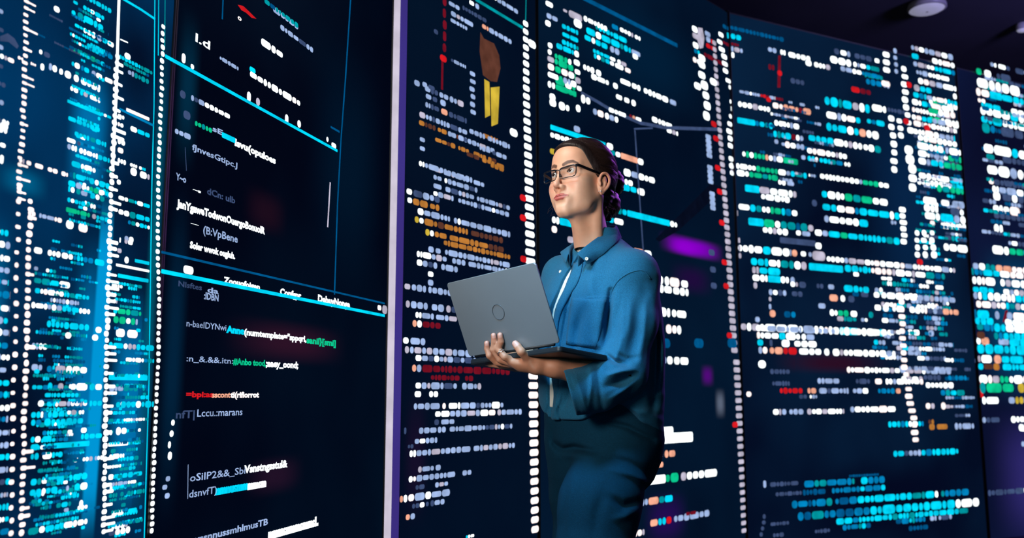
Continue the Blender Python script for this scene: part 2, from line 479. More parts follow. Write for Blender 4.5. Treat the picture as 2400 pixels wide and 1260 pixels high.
# pillar between S2 and S3: pale edge strip and violet face
a = PA + dA * 0.0; b = PB
e = empty('light_pillar', ((a[0] + b[0]) / 2, (a[1] + b[1]) / 2, 0), label='tall violet lit pillar with a pale edge strip between the two left screens', cat='pillar')
pa = plan_hit(PA, dA, 904.5); pb = plan_hit(PB, dB, 935)
u = (pb - pa); W_ = np.linalg.norm(u); u = u / W_; nn = np.array([u[1], -u[0], 0.])
ax = np.array([u, nn, [0, 0, 1]])
mm = (pa + pb) / 2 - nn * 0.07; mm[2] = 1.62
Geo().add(box_geo(mm, (W_, 0.12, 3.16), ax)).obj('pillar_core', M_CAB, e)
def violet():
    m = screen_mat('violet_light_panel', srgb(52, 34, 104), srgb(70, 62, 156), .5); return m
c = pa + u * (W_ * 0.66) - nn * 0.0; c[2] = 1.62
Geo().add(box_geo(c, (W_ * 0.66, 0.02, 3.16), ax)).obj('violet_panel', violet(), e, label='violet glowing face')
c = pa + u * (W_ * 0.165); c[2] = 1.62
Geo().add(box_geo(c, (W_ * 0.31, 0.03, 3.16), ax)).obj('edge_strip', emat('pale_edge_light', srgb(205, 196, 214), 1.0, .1), e, label='pale glowing strip')

# ------------------------------------------------------------------ screen 1
for q in ((150, 120, 262, 520), (150, 520, 260, 1270), (245, 640, 365, 1270)):
    soft(S1, q[0], q[1], q[2], q[3], srgb(0, 112, 172), 1.0, .9)
soft(S1, 210, 430, 248, 1290, srgb(0, 150, 214), 1.0, .45, 0.0034, label='blue glowing band')
soft(S1, -20, 380, 120, 470, srgb(0, 110, 160), .7); soft(S1, -60, 470, 30, 900, srgb(0, 96, 150), .8)
beads(S1, [(63, 0), (59, 130), (53, 300), (44, 420), (48, 470)], 12, 11, 16, 'P', jit=.5, teeth=.15)
beads(S1, [(46, 440), (40, 600), (37, 760), (32, 900), (26, 1260)], 11, 13, 30, 'P', jit=.5)
beads(S1, [(72, 470), (66, 620), (63, 760), (58, 960), (50, 1260)], 13, 16, 19, 'P', jit=.5, teeth=.2)
poly(S1, [(279, -5), (272, 230), (264, 400)], 9, 'W', label='white upright line')
beads(S1, [(275, 130), (266, 330), (261, 430), (256, 600), (250, 800), (243, 1255)], 11, 15, 15.5, 'W', jit=.45, teeth=.5)
beads(S1, [(382, 60), (379, 200), (371, 420), (370, 620), (373, 700), (371, 840), (366, 960), (361, 1080), (355, 1255)], 9, 13, 16, 'W', jit=.3)
poly(S1, [(363, -5), (361, 250), (356, 430), (349, 900), (338, 1265)], 3.5, 'C', label='cyan upright line')
poly(S1, [(372, -5), (371, 130)], 3, 'C'); poly(S1, [(387, -5), (386, 110), (378, 135)], 3, 'T')
poly(S1, [(286, -4), (330, 22), (364, 45)], 6, 'C'); poly(S1, [(282, 92), (300, 100)], 3, 'W')
poly(S1, [(280, 255), (360, 294)], 6, 'B')
lines(S1, '''
200 -8 12 C262
195 16 10 C245
168 28 11 C178
182 34 16 C243
196 70 14 C205 W225 _228 w240 C252 W268
204 105 11 C265
170 115 11 G178 _182 G236 C246
168 148 12 C175 W188 _190 C210 _215 W240 _246 W265
115 155 17 w123 W135 _139 W149 _152 W168 _173 W186 _190 W236
165 206 13 W184 _188 C196 W207 _211 W236
158 236 8 =C238
160 276 13 C235
175 312 12 C210 _212 C250
157 326 12 W178 _181 w190
158 342 13 W181 _186 W230 C258
180 364 8 C205
168 382 13 C190 W225
163 408 14 T178 C200 _210 C258
160 428 13 C178 W210 G232 W246 C258
160 442 14 C166 W176 _179 T190 W206 _212 C246
158 467 11 C175 C190 C210 _212 W225
155 490 11 =G180 G212 _216 W226 C256
155 524 19 W174 _184 W207
0 130 11 W10 P34
42 134 8 P55
72 148 7 P85
92 120 11 P100 _103 d118
95 155 17 W105
45 375 11 P58 _62 P74 _82 P102 _112 P136 _144 P160
0 292 14 W20
0 338 12 W14
0 372 20 W10
5 284 13 W22
-5 300 16 W18
66 498 11 P84 _92 w110 w128 P146
80 585 15 w100 _112 W143 _145 W172 C196 B220 _222 B246
80 628 9 w90 _108 W116 C132 _190 B215
80 656 14 C98 C165
82 680 12 C95 W150 C210
118 702 11 w145 w186
74 714 13 W112 w146 C186 W212
110 758 15 C210
75 810 14 w92 W112
74 860 15 w100
110 864 17 C130 W205
112 905 16 C124 _136 w150 _162 W206 _210 C240
110 946 13 C130 W205 _210 C240
73 972 14 C102 C190
158 966 12 W180 _185 W198
73 990 15 C98 _104 C196
190 1008 13 W204
156 1018 7 W172
72 1030 14 C96 _100 C122 _190 C240
72 1048 13 C92 _100 C122 _126 =C210
72 1070 15 C92 _100 C130 _136 C148
172 1078 11 W186 _194 W218 _222 W245
72 1130 14 C98 W112 _118 C206
70 1155 16 C98 W108 C136 _155 w163 _175 C206
68 1180 10 B80 _104 B116
186 1180 16 W196
150 1195 10 w162 _182 W206
66 1246 15 C92 W106 C150 W206
280 132 10 C330 T358
290 148 8 T350
300 168 12 w315 T350
296 256 8 =P350
276 270 9 W292
276 290 10 W290
276 330 11 W294
276 350 12 W290
276 375 11 W296
306 300 12 W322 C352
305 385 8 W322 _326 C342
306 400 16 W322 _328 W352
274 425 12 W284
278 462 10 W292 C352
304 490 12 W282
278 495 14 W304 C352
300 520 10 C352
280 555 14 _292 W314
280 562 11 W284 _292 W312
275 586 11 W286
272 620 6 =W350
292 608 16 W303
316 610 8 =C350
276 645 9 =C348
262 668 9 W288 _300 C322
270 700 8 C330
266 705 10 W276
266 727 13 C276 G332
266 748 15 G318 w324
266 778 18 _272 W294 _298 W324
255 808 14 C290 W320 C362
295 842 10 W332 C362
255 883 13 =C346
256 910 12 w290 T352
268 948 15 _272 C340 C362
255 985 8 B285 _290 W340
272 1010 17 _272 W298
246 1014 12 W264
254 1042 8 =W300 C330
256 1070 11 W292
246 1095 8 W284
254 1118 12 C300 C334
262 1135 9 w300 W320
255 1162 10 T340
262 1204 12 W290 _300 C322
262 1236 12 W300
255 1250 14 w270 W306
''')
fill(S1, -40, 26, 535, 1260, 30, 15, 'CWwCB', 5, .1, .1, 0, (14, 30))
fill(S1, -40, 18, 5, 270, 44, 12, 'dw', 6, .3, .2, 0, (14, 30))
shape(S1, [(0, 85), (18, 78), (34, 90), (44, 108), (40, 114), (20, 98), (0, 96)], 'd', 'picture_patch')
fill(S1, 158, 262, 4, 520, 15, 8, 'CTBECC', 41, .35, .3, .35, (8, 26))
fill(S1, 80, 240, 560, 1255, 21, 7, 'CTBE', 42, .45, .4, .3, (8, 22))
soft(S1, 340, -20, 378, 1290, srgb(0, 96, 120), .8, 1.0, label='teal glow')
fill(S1, 72, 206, 870, 1258, 18, 10, 'CCTBC', 51, .3, .25, .25, (10, 30))
fill(S1, 250, 345, 880, 1258, 22, 9, 'CCTB', 52, .3, .25, .2, (10, 30))
fill(S1, 252, 350, 660, 1250, 27, 8, 'TCEB', 11, .3, .3, .2, (10, 30))
fill(S1, 74, 205, 20, 110, 60, 6, 'dE', 12, .4, .5, .2, (10, 24))
fill(S1, 74, 208, 640, 1250, 34, 8, 'TBE', 13, .3, .3, .2, (14, 36))
dots(S1, [(133, 18), (299, 128), (231, 772), (223, 790), (160, 785), (96, 945)], 7, 'W')

# ------------------------------------------------------------------ screen 2
soft(S2, 361, -20, 470, 420, srgb(2, 42, 66), 1.0, 1.0); soft(S2, 361, 380, 440, 1270, srgb(2, 34, 60), 1.0, 1.0)
soft(S2, 700, 60, 990, 760, srgb(2, 24, 46), .8, 1.0)
def hrule(s, x0, y0, x1, h, col, lab): 
    g = Geo(); p = s.hit(x0, y0, 0.007); run(g, s, p, x0, x1, h, col, False); s.emit('divider_line', g, lab)
hrule(S2, 387, 131, 791, 9, 'C', 'bright cyan rule')
hrule(S2, 378, 590, 902, 6, 'E', 'dim blue rule')
hrule(S2, 378, 635, 902, 10, 'C', 'bright cyan rule')
poly(S2, [(822, -5), (810, 180), (799, 330), (791, 480), (784, 690)], 6, 'E', label='dim blue upright line')
poly(S2, [(775, 297), (796, 309)], 5, 'E')
poly(S2, [(774, 427), (768, 532)], 6, 'g', 'scroll_bar', 'pale scroll bar')
poly(S2, [(523, -5), (521, 45)], 5, 'E')
poly(S2, [(434, 345), (437, 400)], 2, 'd'); poly(S2, [(441, 1088), (440, 1168)], 2, 'w')
shape(S2, [(557, 11), (570, 14), (583, 26), (601, 44), (590, 42), (577, 30), (566, 24)], 'R', 'picture_patch', 'red mark')
lines(S2, '''
620 1 12 T700
640 20 12 w700
657 62 12 w735
612 96 16 W664
515 135 9 w560
585 160 13 C600
586 172 16 W705
426 134 24 W437
447 154 14 W456
575 222 22 _579 W590
600 236 20 W611
668 277 24 W678
697 288 20 W707
765 325 13 W771
777 338 14 W789
422 218 22 d437
448 228 13 w480 W540
430 266 20 d448
457 288 12 G498
520 315 13 =C552
410 306 13 w448
885 720 14 P895
896 724 18 P909
405 990 12 W410
430 630 18 W455
''')
def T(x0, y0, h, x1, s_, c, b=0.03): text(S2, x0, y0, h, x1, s_, c, b)
T(458, 96, 20, 492, 'l.d', 'W', .02); T(557, 44, 12, 566, 'o', 'P')
T(498, 306, 12, 522, 'sE', 'w'); T(550, 340, 16, 646, 'Isvu(opuloes', 'W', .05)
T(450, 350, 14, 556, 'fJnvesGtipc.J', 'w', .02)
T(412, 420, 16, 436, 'Y~o', 'w'); T(452, 446, 7, 471, '~s', 'W'); T(485, 454, 15, 551, 'dCn: ulb', 'd', .03)
T(414, 484, 18, 621, 'JanYgaweTodwonOuergoBonuolR', 'W', .05)
T(447, 524, 4, 466, '--', 'W'); T(476, 546, 18, 557, '(B:VpBene', 'w', .02)
T(445, 580, 15, 551, 'Soler wwok ougluh.', 'W', .05)
T(524, 662, 14, 609, 'Zoouofoigen', 'W', .05); T(656, 690, 15, 706, 'Confgpr', 'W', .05); T(745, 706, 16, 820, 'DebuyNonge', 'W', .05)
T(418, 670, 13, 473, 'Nlsftes', 'd', .02); T(486, 684, 12, 512, 'da', 'w'); T(478, 700, 16, 512, ':IDBN', 'w', .03)
T(437, 764, 15, 530, 'n-baeIDYNwi', 'w', .01); T(530, 778, 15, 573, 'Anne', 'C', .07); T(572, 784, 14, 718, '(numtemplate="sppqrl,', 'W', .05)
T(718, 803, 14, 787, 'sanil}[smi]', 'G', .05)
T(437, 846, 14, 546, ':n_&.&&.itn:', 'w', .01); T(546, 853, 14, 624, '#Anbo tood,', 'G', .05); T(623, 858, 15, 699, ';aaey_oond;', 'W', .05)
T(436, 930, 13, 500, '=bpi:as', 'R', .04); T(496, 931, 13, 540, 'sscont', 'N', .04); T(540, 931, 13, 607, 'ti(rifiorrot', 'P', .05)
T(412, 980, 18, 456, 'nfT|', 'd', .02); T(462, 976, 17, 568, 'Lccu.:marans', 'w', .01)
T(445, 1128, 17, 575, 'oSiIP2&&_Sbi', 'w', .01); T(572, 1108, 17, 674, 'Vsnstngsstul&', 'W', .05)
T(443, 1166, 17, 508, 'dsnvfT)', 'w', .01); T(505, 1158, 18, 582, 'nmnusmm', 'C', .09); T(580, 1146, 17, 624, 'mmsm', 'W', .09)
T(455, 1272, 16, 628, 'vssnnussmhlmusTB', 'w', .03); T(628, 1262, 20, 746, 'nmmsnmmsmmsL', 'W', .09)
beads(S2, [(405, 990), (398, 1040), (398, 1092)], 8, 20, 26, 'W', 'bead_column', jit=.5)
beads(S2, [(392, 1122), (386, 1140), (394, 1166)], 12, 16, 20, 'w', 'bead_column', jit=.5)
soft(S2, 500, 740, 820, 860, srgb(44, 18, 38), 1.0, 1.0, label='faint reddish glow')
soft(S2, 560, 430, 680, 560, srgb(34, 16, 34), .7, 1.0); soft(S2, 560, 1060, 720, 1170, srgb(34, 18, 40), .9, 1.0)

# ------------------------------------------------------------------ screen 3
soft(S3, 930, 880, 1010, 1260, srgb(20, 14, 40), 1.0, 1.0)
beads(S3, [(1042, 2), (1042, 110)], 8, 26, 27, 'r', 'red_marker_column', jit=.3)
poly(S3, [(1037, 138), (1036, 210)], 8, 'r', label='dark red upright line'); dots(S3, [(1039, 133)], 8, 'R')
shape(S3, [(1126, 75), (1134, 90), (1158, 102), (1170, 130), (1173, 160), (1165, 192), (1150, 190), (1132, 176), (1124, 120)], 'o', 'picture_patch', 'brown feather shape')
shape(S3, [(1135, 185), (1147, 192), (1149, 270), (1137, 276)], 'Y', 'picture_patch', 'yellow bar')
shape(S3, [(1150, 205), (1171, 203), (1167, 290), (1152, 296)], 'Y', 'picture_patch', 'yellow bar')
hrule(S3, 1114, -2, 1226, 8, 'T', 'teal rule')
beads(S3, [(1107, 170), (1108, 262)], 12, 13, 18, 'w', 'bead_column', jit=.3)
lines(S3, '''
1052 6 10 w1078
1084 17 10 d1141
1100 4 12 W1112 _1114 w1124
1158 -6 12 w1215
1057 30 12 w1110
1056 46 9 w1096
1130 60 12 N1146 w1200
1017 72 12 d1028
1057 140 9 w1093
971 192 14 W985
990 196 12 w1002 _1004 w1020
996 206 14 w1010 d1028 _1030 w1052 _1054 w1088
998 224 14 w1012 _1014 w1026 _1032 W1046
997 244 13 w1010 d1030 _1034 N1050 _1052 d1095
983 267 13 W998 w1046 w1096
982 286 12 O996 o1022 _1026 O1048 _1052 w1070 _1074 w1106
1100 306 13 w1138 _1143 w1196
1020 326 11 O1036 O1068 _1074 O1100 _1110 O1140 _1144 O1164
1050 312 11 w1068 _1070 O1076 _1080 w1106 w1160
1094 360 11 O1124 _1130 O1160 _1164 O1182
1132 316 11 O1168
1120 344 10 _1124 w1150 _1154 w1188
1150 386 12 O1182
984 325 12 w997
984 346 12 w997
982 382 14 W996 w1030 w1070 w1108
1018 396 12 w1036 _1040 w1098 _1110 w1136
1016 414 12 w1036 _1042 w1070 w1120
1016 434 12 w1036 _1044 w1112 _1118 w1196
1016 452 12 w1064 _1074 w1082 w1194
953 447 15 W967 _969 w1032
945 465 15 Y955 W967 _968 O1004 _1008 O1031
979 494 15 W994 w1056 _1064 w1118 w1197
972 513 15 Y983 W994 _995 O1042 O1098 _1104 o1180
997 543 15 Y1008 W1018 _1019 O1048 _1054 O1102 O1145 o1182
1040 568 13 O1056 O1120 O1197
1004 583 14 W1018 _1021 w1034
1043 590 13 w1074 w1150 w1196
977 594 14 W991 w1048 _1060 w1092 _1098 w1190
977 614 14 W991 w1026 _1034 w1074
1003 641 14 W1017
1003 661 14 W1017
948 670 16 W963 _965 w1000 _1004 w1026 w1070
940 710 17 N951 W962 _963 w1004 _1012 w1042 _1046 w1072
974 737 14 W989 w1018 _1022 w1072
967 757 16 N978 W990 _991 r1034
945 797 16 W959 _962 w998
938 818 17 N949 W960 _961 w1000 w1130
974 838 14 W989 w1018 w1080 w1140
966 862 17 N977 W989 _990 r1050 r1130 r1196
1010 884 12 r1078 _1090 r1110
974 903 15 W988 w1072 _1083 w1129
972 923 14 W988 _1006 W1028
970 952 15 w1032 _1037 P1046 _1052 W1080 w1181
1020 970 14 w1034 W1068 w1126 W1162 _1166 w1224
1018 989 13 d1030 _1034 w1066
932 1010 18 N946 _947 d954
982 1009 13 w1024 _1026 w1046 _1054 w1138 d1160 w1202
972 1034 13 w1026
956 1046 10 d970
960 1063 15 W976 w1104 _1110 w1146 w1208
980 1100 13 w1018 _1021 w1034
958 1123 14 W976 w1040 w1068 _1084 w1106
974 1142 11 d996 _1020 w1051
934 1170 17 N946 W956 _957 P972 w1056
966 1186 13 d984 W996 _998 d1006 _1009 w1043
951 1212 16 N962 w974
1092 1258 8 C1112
''')
beads(S3, [(1232, 52), (1234, 230), (1240, 440), (1243, 610)], 12, 15, 18.5, 'W', w2=23, h2=17, step2=21.5)
beads(S3, [(1245, 632), (1246, 860)], 23, 17, 21.5, 'W')
beads(S3, [(1250, 880), (1251, 960), (1257, 1258)], 23, 18, 22.6, 'P', label='pinkish white line number column')
poly(S3, [(1233, -5), (1232, 48)], 3, 'T')
dots(S3, [(1226, 461), (1226, 508), (1227, 605)], 7.5, 'R')
dots(S3, [(1204, 307), (1247, 98)], 9, 'W')

# ------------------------------------------------------------------ screen 4
hrule(S4, 1365, -6, 1588, 11, 'E', 'dim blue bar')
soft(S4, 1300, -20, 1680, 260, srgb(2, 34, 62), .8, 1.0)
poly(S4, [(1362, 217), (1400, 238), (1440, 262), (1500, 288), (1560, 299), (1690, 303)], 8, 'd', 'curved_line', 'dim curved line')
poly(S4, [(1488, 305), (1496, 420), (1508, 592)], 5, 'd'); poly(S4, [(1486, 302), (1530, 300)], 4, 'd')
lines(S4, '''
1279 6 14 W1297
1281 35 13 W1294 w1308
1278 52 14 W1292
1320 23 8 w1330
1333 30 20 W1366
1368 42 13 W1392 W1424
1345 51 17 W1365
1434 60 12 B1450
1453 68 11 W1485 _1488 W1502
1317 60 12 C1356
1318 79 12 C1356
1317 97 12 C1357
1304 106 14 C1346 W1358
1374 70 15 C1410 C1480 w1502
1396 62 12 C1420 C1470
1370 86 15 C1396 C1425 _1430 w1453
1390 118 10 C1430 W1443 _1447 W1469
1392 130 12 C1430 W1440 _1442 W1462 _1465 W1479
1483 130 12 W1496
1284 104 14 W1296
1284 120 14 W1294
1300 130 13 G1340
1283 136 15 W1300 G1345
1284 154 15 W1300 _1301 G1316 W1347 G1350
1284 173 15 W1310 G1320 w1338 G1352
1302 188 15 G1350
1284 196 16 W1302 G1350
1310 206 14 G1352
1345 144 14 W1360
1347 166 14 W1361
1348 186 14 W1362
1352 205 13 W1364
1367 156 14 W1394 _1397 W1410
1386 178 13 W1400 W1428 _1437 W1449
1454 188 14 W1479 _1481 W1502 _1509 W1567 _1570 W1586
1444 225 13 W1459 _1463 W1476 _1480 W1491
1288 225 16 W1303
1288 238 18 W1305 _1310 W1336
1350 252 18 W1362
1362 230 19 W1385
1390 260 14 W1416 _1418 W1450
1427 256 12 W1468
1475 272 12 R1490 W1504
1528 278 12 W1542 _1543 W1576
1563 304 11 W1590
1290 297 12 =C1417 C1420
1290 315 13 W1342
1345 300 15 W1361
1420 340 14 _1422 W1438
1289 353 14 Y1304
1424 354 14 C1443 W1455 =N1495 W1509
1462 402 16 W1536
1464 425 14 W1484
1455 436 15 C1493 _1494 W1512
1434 490 15 C1470 =C1570 _1571 W1588
1420 512 13 C1440 W1462
1294 514 17 W1312 =C1342
1293 536 17 W1307
1330 560 16 W1346
1486 588 16 =N1510 W1528
1527 632 16 W1540
1530 653 20 W1556 _1558 W1594 _1597 W1614
1530 673 18 W1576 _1578 W1615
1530 728 20 W1572 _1575 W1610
1530 767 20 W1556 _1561 W1598
1530 842 20 W1578 _1580 W1615
1540 1012 22 =W1578
1540 1028 24 =W1624
1530 1066 17 W1554 _1558 N1584
1530 1090 15 N1556
1500 1128 20 =W1560 G1592 _1596 W1624 W1682
1498 1178 15 w1520 N1545 C1578
1524 1226 16 N1543 C1562 R1575 _1580 w1664
1608 1204 9 r1632
1478 1252 15 P1512
1622 65 14 W1636
1623 81 12 W1638
1624 103 14 W1638
1627 118 10 C1641
1624 138 13 W1646
1652 76 13 w1666
1655 90 13 w1666 R1672
1655 105 12 R1680
1650 127 10 r1702
1713 62 10 _1714 T1740
''')
shape(S4, [(1636, 64), (1646, 66), (1651, 90), (1648, 112), (1640, 114), (1634, 92)], 'g', 'picture_patch')
dots(S4, [(1645, 132), (1645, 148), (1635, 198), (1672, 188)], 8, 'W')
beads(S4, [(1646, 172), (1652, 206), (1657, 232), (1656, 268), (1656, 288)], 17, 22, 24, 'W', 'bead_column', jit=.3)
for q in ([(1660, 318), (1663, 368)], [(1664, 390), (1666, 432)], [(1669, 452), (1671, 486)]):
    g = beads(S4, q, 13, 13, 11, 'w', 'bead_column')
dots(S4, [(1668, 590), (1671, 630), (1673, 668)], 7, 'd')
beads(S4, [(1674, 98), (1680, 200), (1686, 290), (1694, 395), (1703, 520), (1708, 600), (1713, 690), (1722, 830)], 9, 13, 15.5, 'g', w2=15, h2=15, step2=17.4)
beads(S4, [(1726, 848), (1731, 940), (1735, 1030), (1740, 1120), (1746, 1258)], 15, 14, 18, 'g', w2=15, h2=11, step2=18)
dots(S4, [(1673, 288), (1678, 322), (1682, 391), (1687, 447), (1692, 520), (1698, 613), (1702, 669), (1710, 785), (1723, 995)], 6.5, 'R')
dots(S4, [(1638, 803), (1560, 803), (1716, 803)], 11, 'E')
soft(S4, 1540, 552, 1700, 606, srgb(128, 0, 190), 1.0, .9, label='purple glow')  # reflected purple light put in as an emissive patch on the screen
soft(S4, 1560, 556, 1650, 602, srgb(150, 0, 216), .9, 1.0, 0.0036, label='purple glow')  # brighter core of the same painted purple light
soft(S4, 1640, 850, 1676, 910, srgb(80, 10, 120), 1.0, 1.0); soft(S4, 1674, 905, 1702, 985, srgb(90, 100, 120), 1.0, 1.0)
soft(S4, 1500, 1140, 1620, 1290, srgb(34, 12, 80), 1.0, 1.0); soft(S4, 1560, 610, 1680, 700, srgb(34, 14, 66), .8, 1.0)
shape(S4, [(1536, 560), (1666, 430), (1700, 440), (1590, 540), (1545, 566)], 'K', 'picture_patch')
beads(S4, [(1490, 1178), (1494, 1212)], 11, 16, 14, 'N', 'bead_column')

# ------------------------------------------------------------------ screen 5
for pts in ([(1690, 78), (1688, 95), (1697, 128), (1700, 144), (1700, 165)], [(1706, 186), (1714, 200), (1719, 220), (1718, 238), (1721, 256), (1712, 276), (1710, 296), (1709, 312), (1714, 328), (1712, 342)],
            [(1714, 370), (1716, 388), (1718, 404)]):
    beads(S4, pts, 13, 13, 17, 'W', 'bead_column', jit=.3)
beads(S5, [(1722, 464), (1724, 502)], 11, 15, 17, 'g', 'bead_column'); beads(S5, [(1729, 562), (1732, 600)], 11, 15, 18, 'g', 'bead_column')
soft(S5, 2000, 120, 2300, 860, srgb(8, 40, 78), .8, 1.0); soft(S5, 1860, 640, 2300, 880, srgb(16, 36, 70), .7, 1.0)
soft(S5, 1800, 820, 2100, 880, srgb(52, 8, 30), .9, 1.0, label='dark red glow')
soft(S5, 1800, 1060, 2300, 1300, srgb(4, 10, 34), .9, .8)
lines(S5, '''
1694 60 11 E1838
1704 82 14 C1738
1694 98 7 r1732
1706 112 13 w1742
1714 128 14 W1722
1800 115 12 w1821 _1829 W1842
1848 127 12 W1900
1888 146 13 W1903 _1908 W1947
1955 119 14 d1968 _1970 w1994
1946 138 17 W1996
2003 130 12 d2044 _2050 W2062
2000 150 12 w2030 T2062
1970 160 11 w1998 W2020 B2064
2026 174 12 T2070
2030 190 14 B2068 _2070 w2086
1801 156 13 r1816
1822 170 13 R1834
1853 188 13 d1886
1733 214 8 w1782 R1803 w1818 r1836
1796 232 12 R1808
1730 243 13 W1752 W1806
1811 246 14 P1836 N1864 R1882 N1902
1806 266 7 w1874
1728 281 14 =C1770 C1812
1815 287 13 W1874
1995 208 13 R2016 r2042
1933 235 22 C1975 C1998 W2028 C2040
2044 251 17 W2078
2080 256 11 d2122
1937 268 17 W2006 C2018
2032 283 12 C2074
1937 296 18 C1986 C2014 N2031 W2061 _2064 W1.62
1813 313 15 C1855 r1866 w1884
1895 322 16 C1955 W2022 _2024 W2050 T2066
1815 331 10 w1825
1840 338 14 W1866 w1886
1892 352 14 W1948 W1986
1878 368 12 w1889 _1893 C1918 _1921 C1960 B1976 _1979 W1994
1740 360 14 G1794 P1802 W1836 =G1870
1712 386 13 W1724 _1726 W1772 G1824 W1853 T1892
1712 402 13 W1724 _1727 W1756 G1824
1922 412 13 W2022 G2060 W2084
1824 426 12 W1842 _1845 w1862
1746 440 17 =C1780 W1868
1784 460 14 W1852
1904 475 15 _1903 d1916
1926 454 18 C1940 W1980 G2046 W2082
1719 482 16 W1758 C1796 W1806 G1832 C1856 W1870
1928 484 18 C1962 W2004 C2110
1754 518 18 =C1790 G1866 B1894 W1908
1788 538 14 W1848
1866 545 12 w1878 _1880 W1900
1932 512 16 W2014 C2036
1910 544 16 W1942 C1970 G1988 C2034 C2110
1828 562 14 =d1912
1910 575 16 _1911 W1927
1725 580 18 W1788 C1808 W1852 w1856 N1870
1877 594 12 W1890 _1895 w1904
1904 598 20 W1936
1938 606 13 W1958 W2110 W2240
1760 612 18 C1802 W1830 C1862 W1892
1896 624 17 =C1976
1980 628 15 C2042 P2100 W2170 T2216
1763 632 16 W1780 C1800 C1830
1764 650 16 W1800 =C1830 W1850 _1853 W1864
1765 668 15 _1766 W1776
1853 665 13 W1871 _1873 d1890 _1914 d1931 _1941 w1956
1802 684 13 w1844 _1856 d1882
1978 675 15 C2038 _2050 w2070
1998 688 11 B2014 _2018 w2036
2000 642 10 W2014
1802 700 13 w1809
1802 718 13 w1809
1944 697 16 N1965 _1970 w1982 _1988 d2004
1918 716 14 w1936
1804 734 15 N1819 _1838 B1866
1945 732 15 W1964 G1990 _1994 w2010 _2036 T2048
1962 746 10 w1978 T2008 _2018 w2034
1770 748 14 w1782
1772 768 15 W1798 w1880 _1886 w1912 _1918 w1942 _1948 W1966
1968 775 17 =C2010 W2032 _2035 W2060 C2073 _1.62 W2096
1774 785 15 W1826 C1866 w1876 _1879 W1910
1775 802 15 C1790 _1804 w1812 _1832 W1852 _1862 W1915
1778 820 16 W1800 _1804 N1836 R1869 _1873 W1926 _1932 W1945 _1952 W2100
1985 866 13 W2026 W2110 w2230
1805 870 11 d1852
1916 892 13 w1968 _2006 d2040 _2051 W2068 _2076 W2165
1810 898 11 d1852
1828 915 13 R1882 _1893 N1914 _1920 w1990 _1999 w2036 _2058 B2098 _2100 N2112
1873 929 9 d1892 _1898 w1916
1812 965 13 W1832 _1833 w1844 _1850 w1884 _1892 W1980
1993 959 14 W2060 W2100
2082 994 14 C2130 W2152 B2166
2094 1063 14 C2120 w2160 C2247
1789 1134 16 w1797
1805 1135 10 d1872
1818 1158 9 d1880
1885 1134 16 B2004 _2018 B2075
1882 1154 13 E1936 _1950 B2076
1856 1182 16 B1952 _1958 B2010 C2100 C2200 _2206 B2272
1870 1210 20 B1960 B2040 C2100 C2240 W2296
1960 1222 13 C2040 C2270
1975 1236 12 B2042
2100 1222 12 B2170 _2180 w2196 _2200 w2232
2130 1238 11 E2176
1806 1228 9 d1850
1812 1254 9 d1838 _1910 d1946
1990 1115 6 E2060
''', S4)
dots(S5, [(1786, 853)], 9, 'W'); dots(S5, [(1755, 923)], 6, 'P')
beads(S5, [(1792, 1210), (1784, 1256)], 8, 12, 14, 'd', 'bead_column', jit=.4)
shape(S5, [(1824, 130), (1830, 130), (1829, 205), (1822, 205)], 'r', 'picture_patch', 'dark red upright streak')
beads(S5, [(2077, 126), (2078, 164)], 16, 15, 18, 'W', 'bead_column'); beads(S5, [(2076, 194), (2076, 196)], 20, 16, 18, 'P', 'bead_column')
beads(S5, [(2098, 118), (2101, 170)], 9, 14, 16, 'w', 'bead_column', jit=.3)
beads(S5, [(2118, 160), (2122, 220), (2126, 270), (2134, 316)], 15, 15, 18, 'W', 'bead_column', jit=.5)
beads(S5, [(2088, 276), (2094, 330), (2096, 400)], 15, 16, 20, 'W', 'bead_column', jit=.3)
beads(S5, [(2108, 282), (2112, 320)], 14, 15, 17, 'W', 'bead_column', jit=.3)
beads(S5, [(2132, 350), (2138, 410), (2140, 450)], 18, 24, 22, 'W', 'bead_column', jit=.4)
beads(S5, [(2116, 490), (2119, 570)], 15, 14, 15, 'W', 'bead_column', jit=.3)
for xx in (2148, 2166, 2184): beads(S5, [(xx, 545), (xx + 4, 606)], 12, 16, 17, 'W', 'bead_column', jit=.5)
beads(S5, [(2112, 690), (2118, 840), (2126, 900), (2138, 960), (2148, 1046)], 15, 13, 17, 'P', 'bead_column', jit=.4)
dots(S5, [(2130, 197), (2124, 283), (2173, 298), (2156, 613)], 7, 'R')
fill(S5, 2132, 2276, 112, 200, 19, 13, 'WwWC', 21, .15, .35, .15, (16, 40))
fill(S5, 2136, 2262, 204, 312, 17, 14, 'WWCwWP', 22, .1, .3, .05, (14, 34))
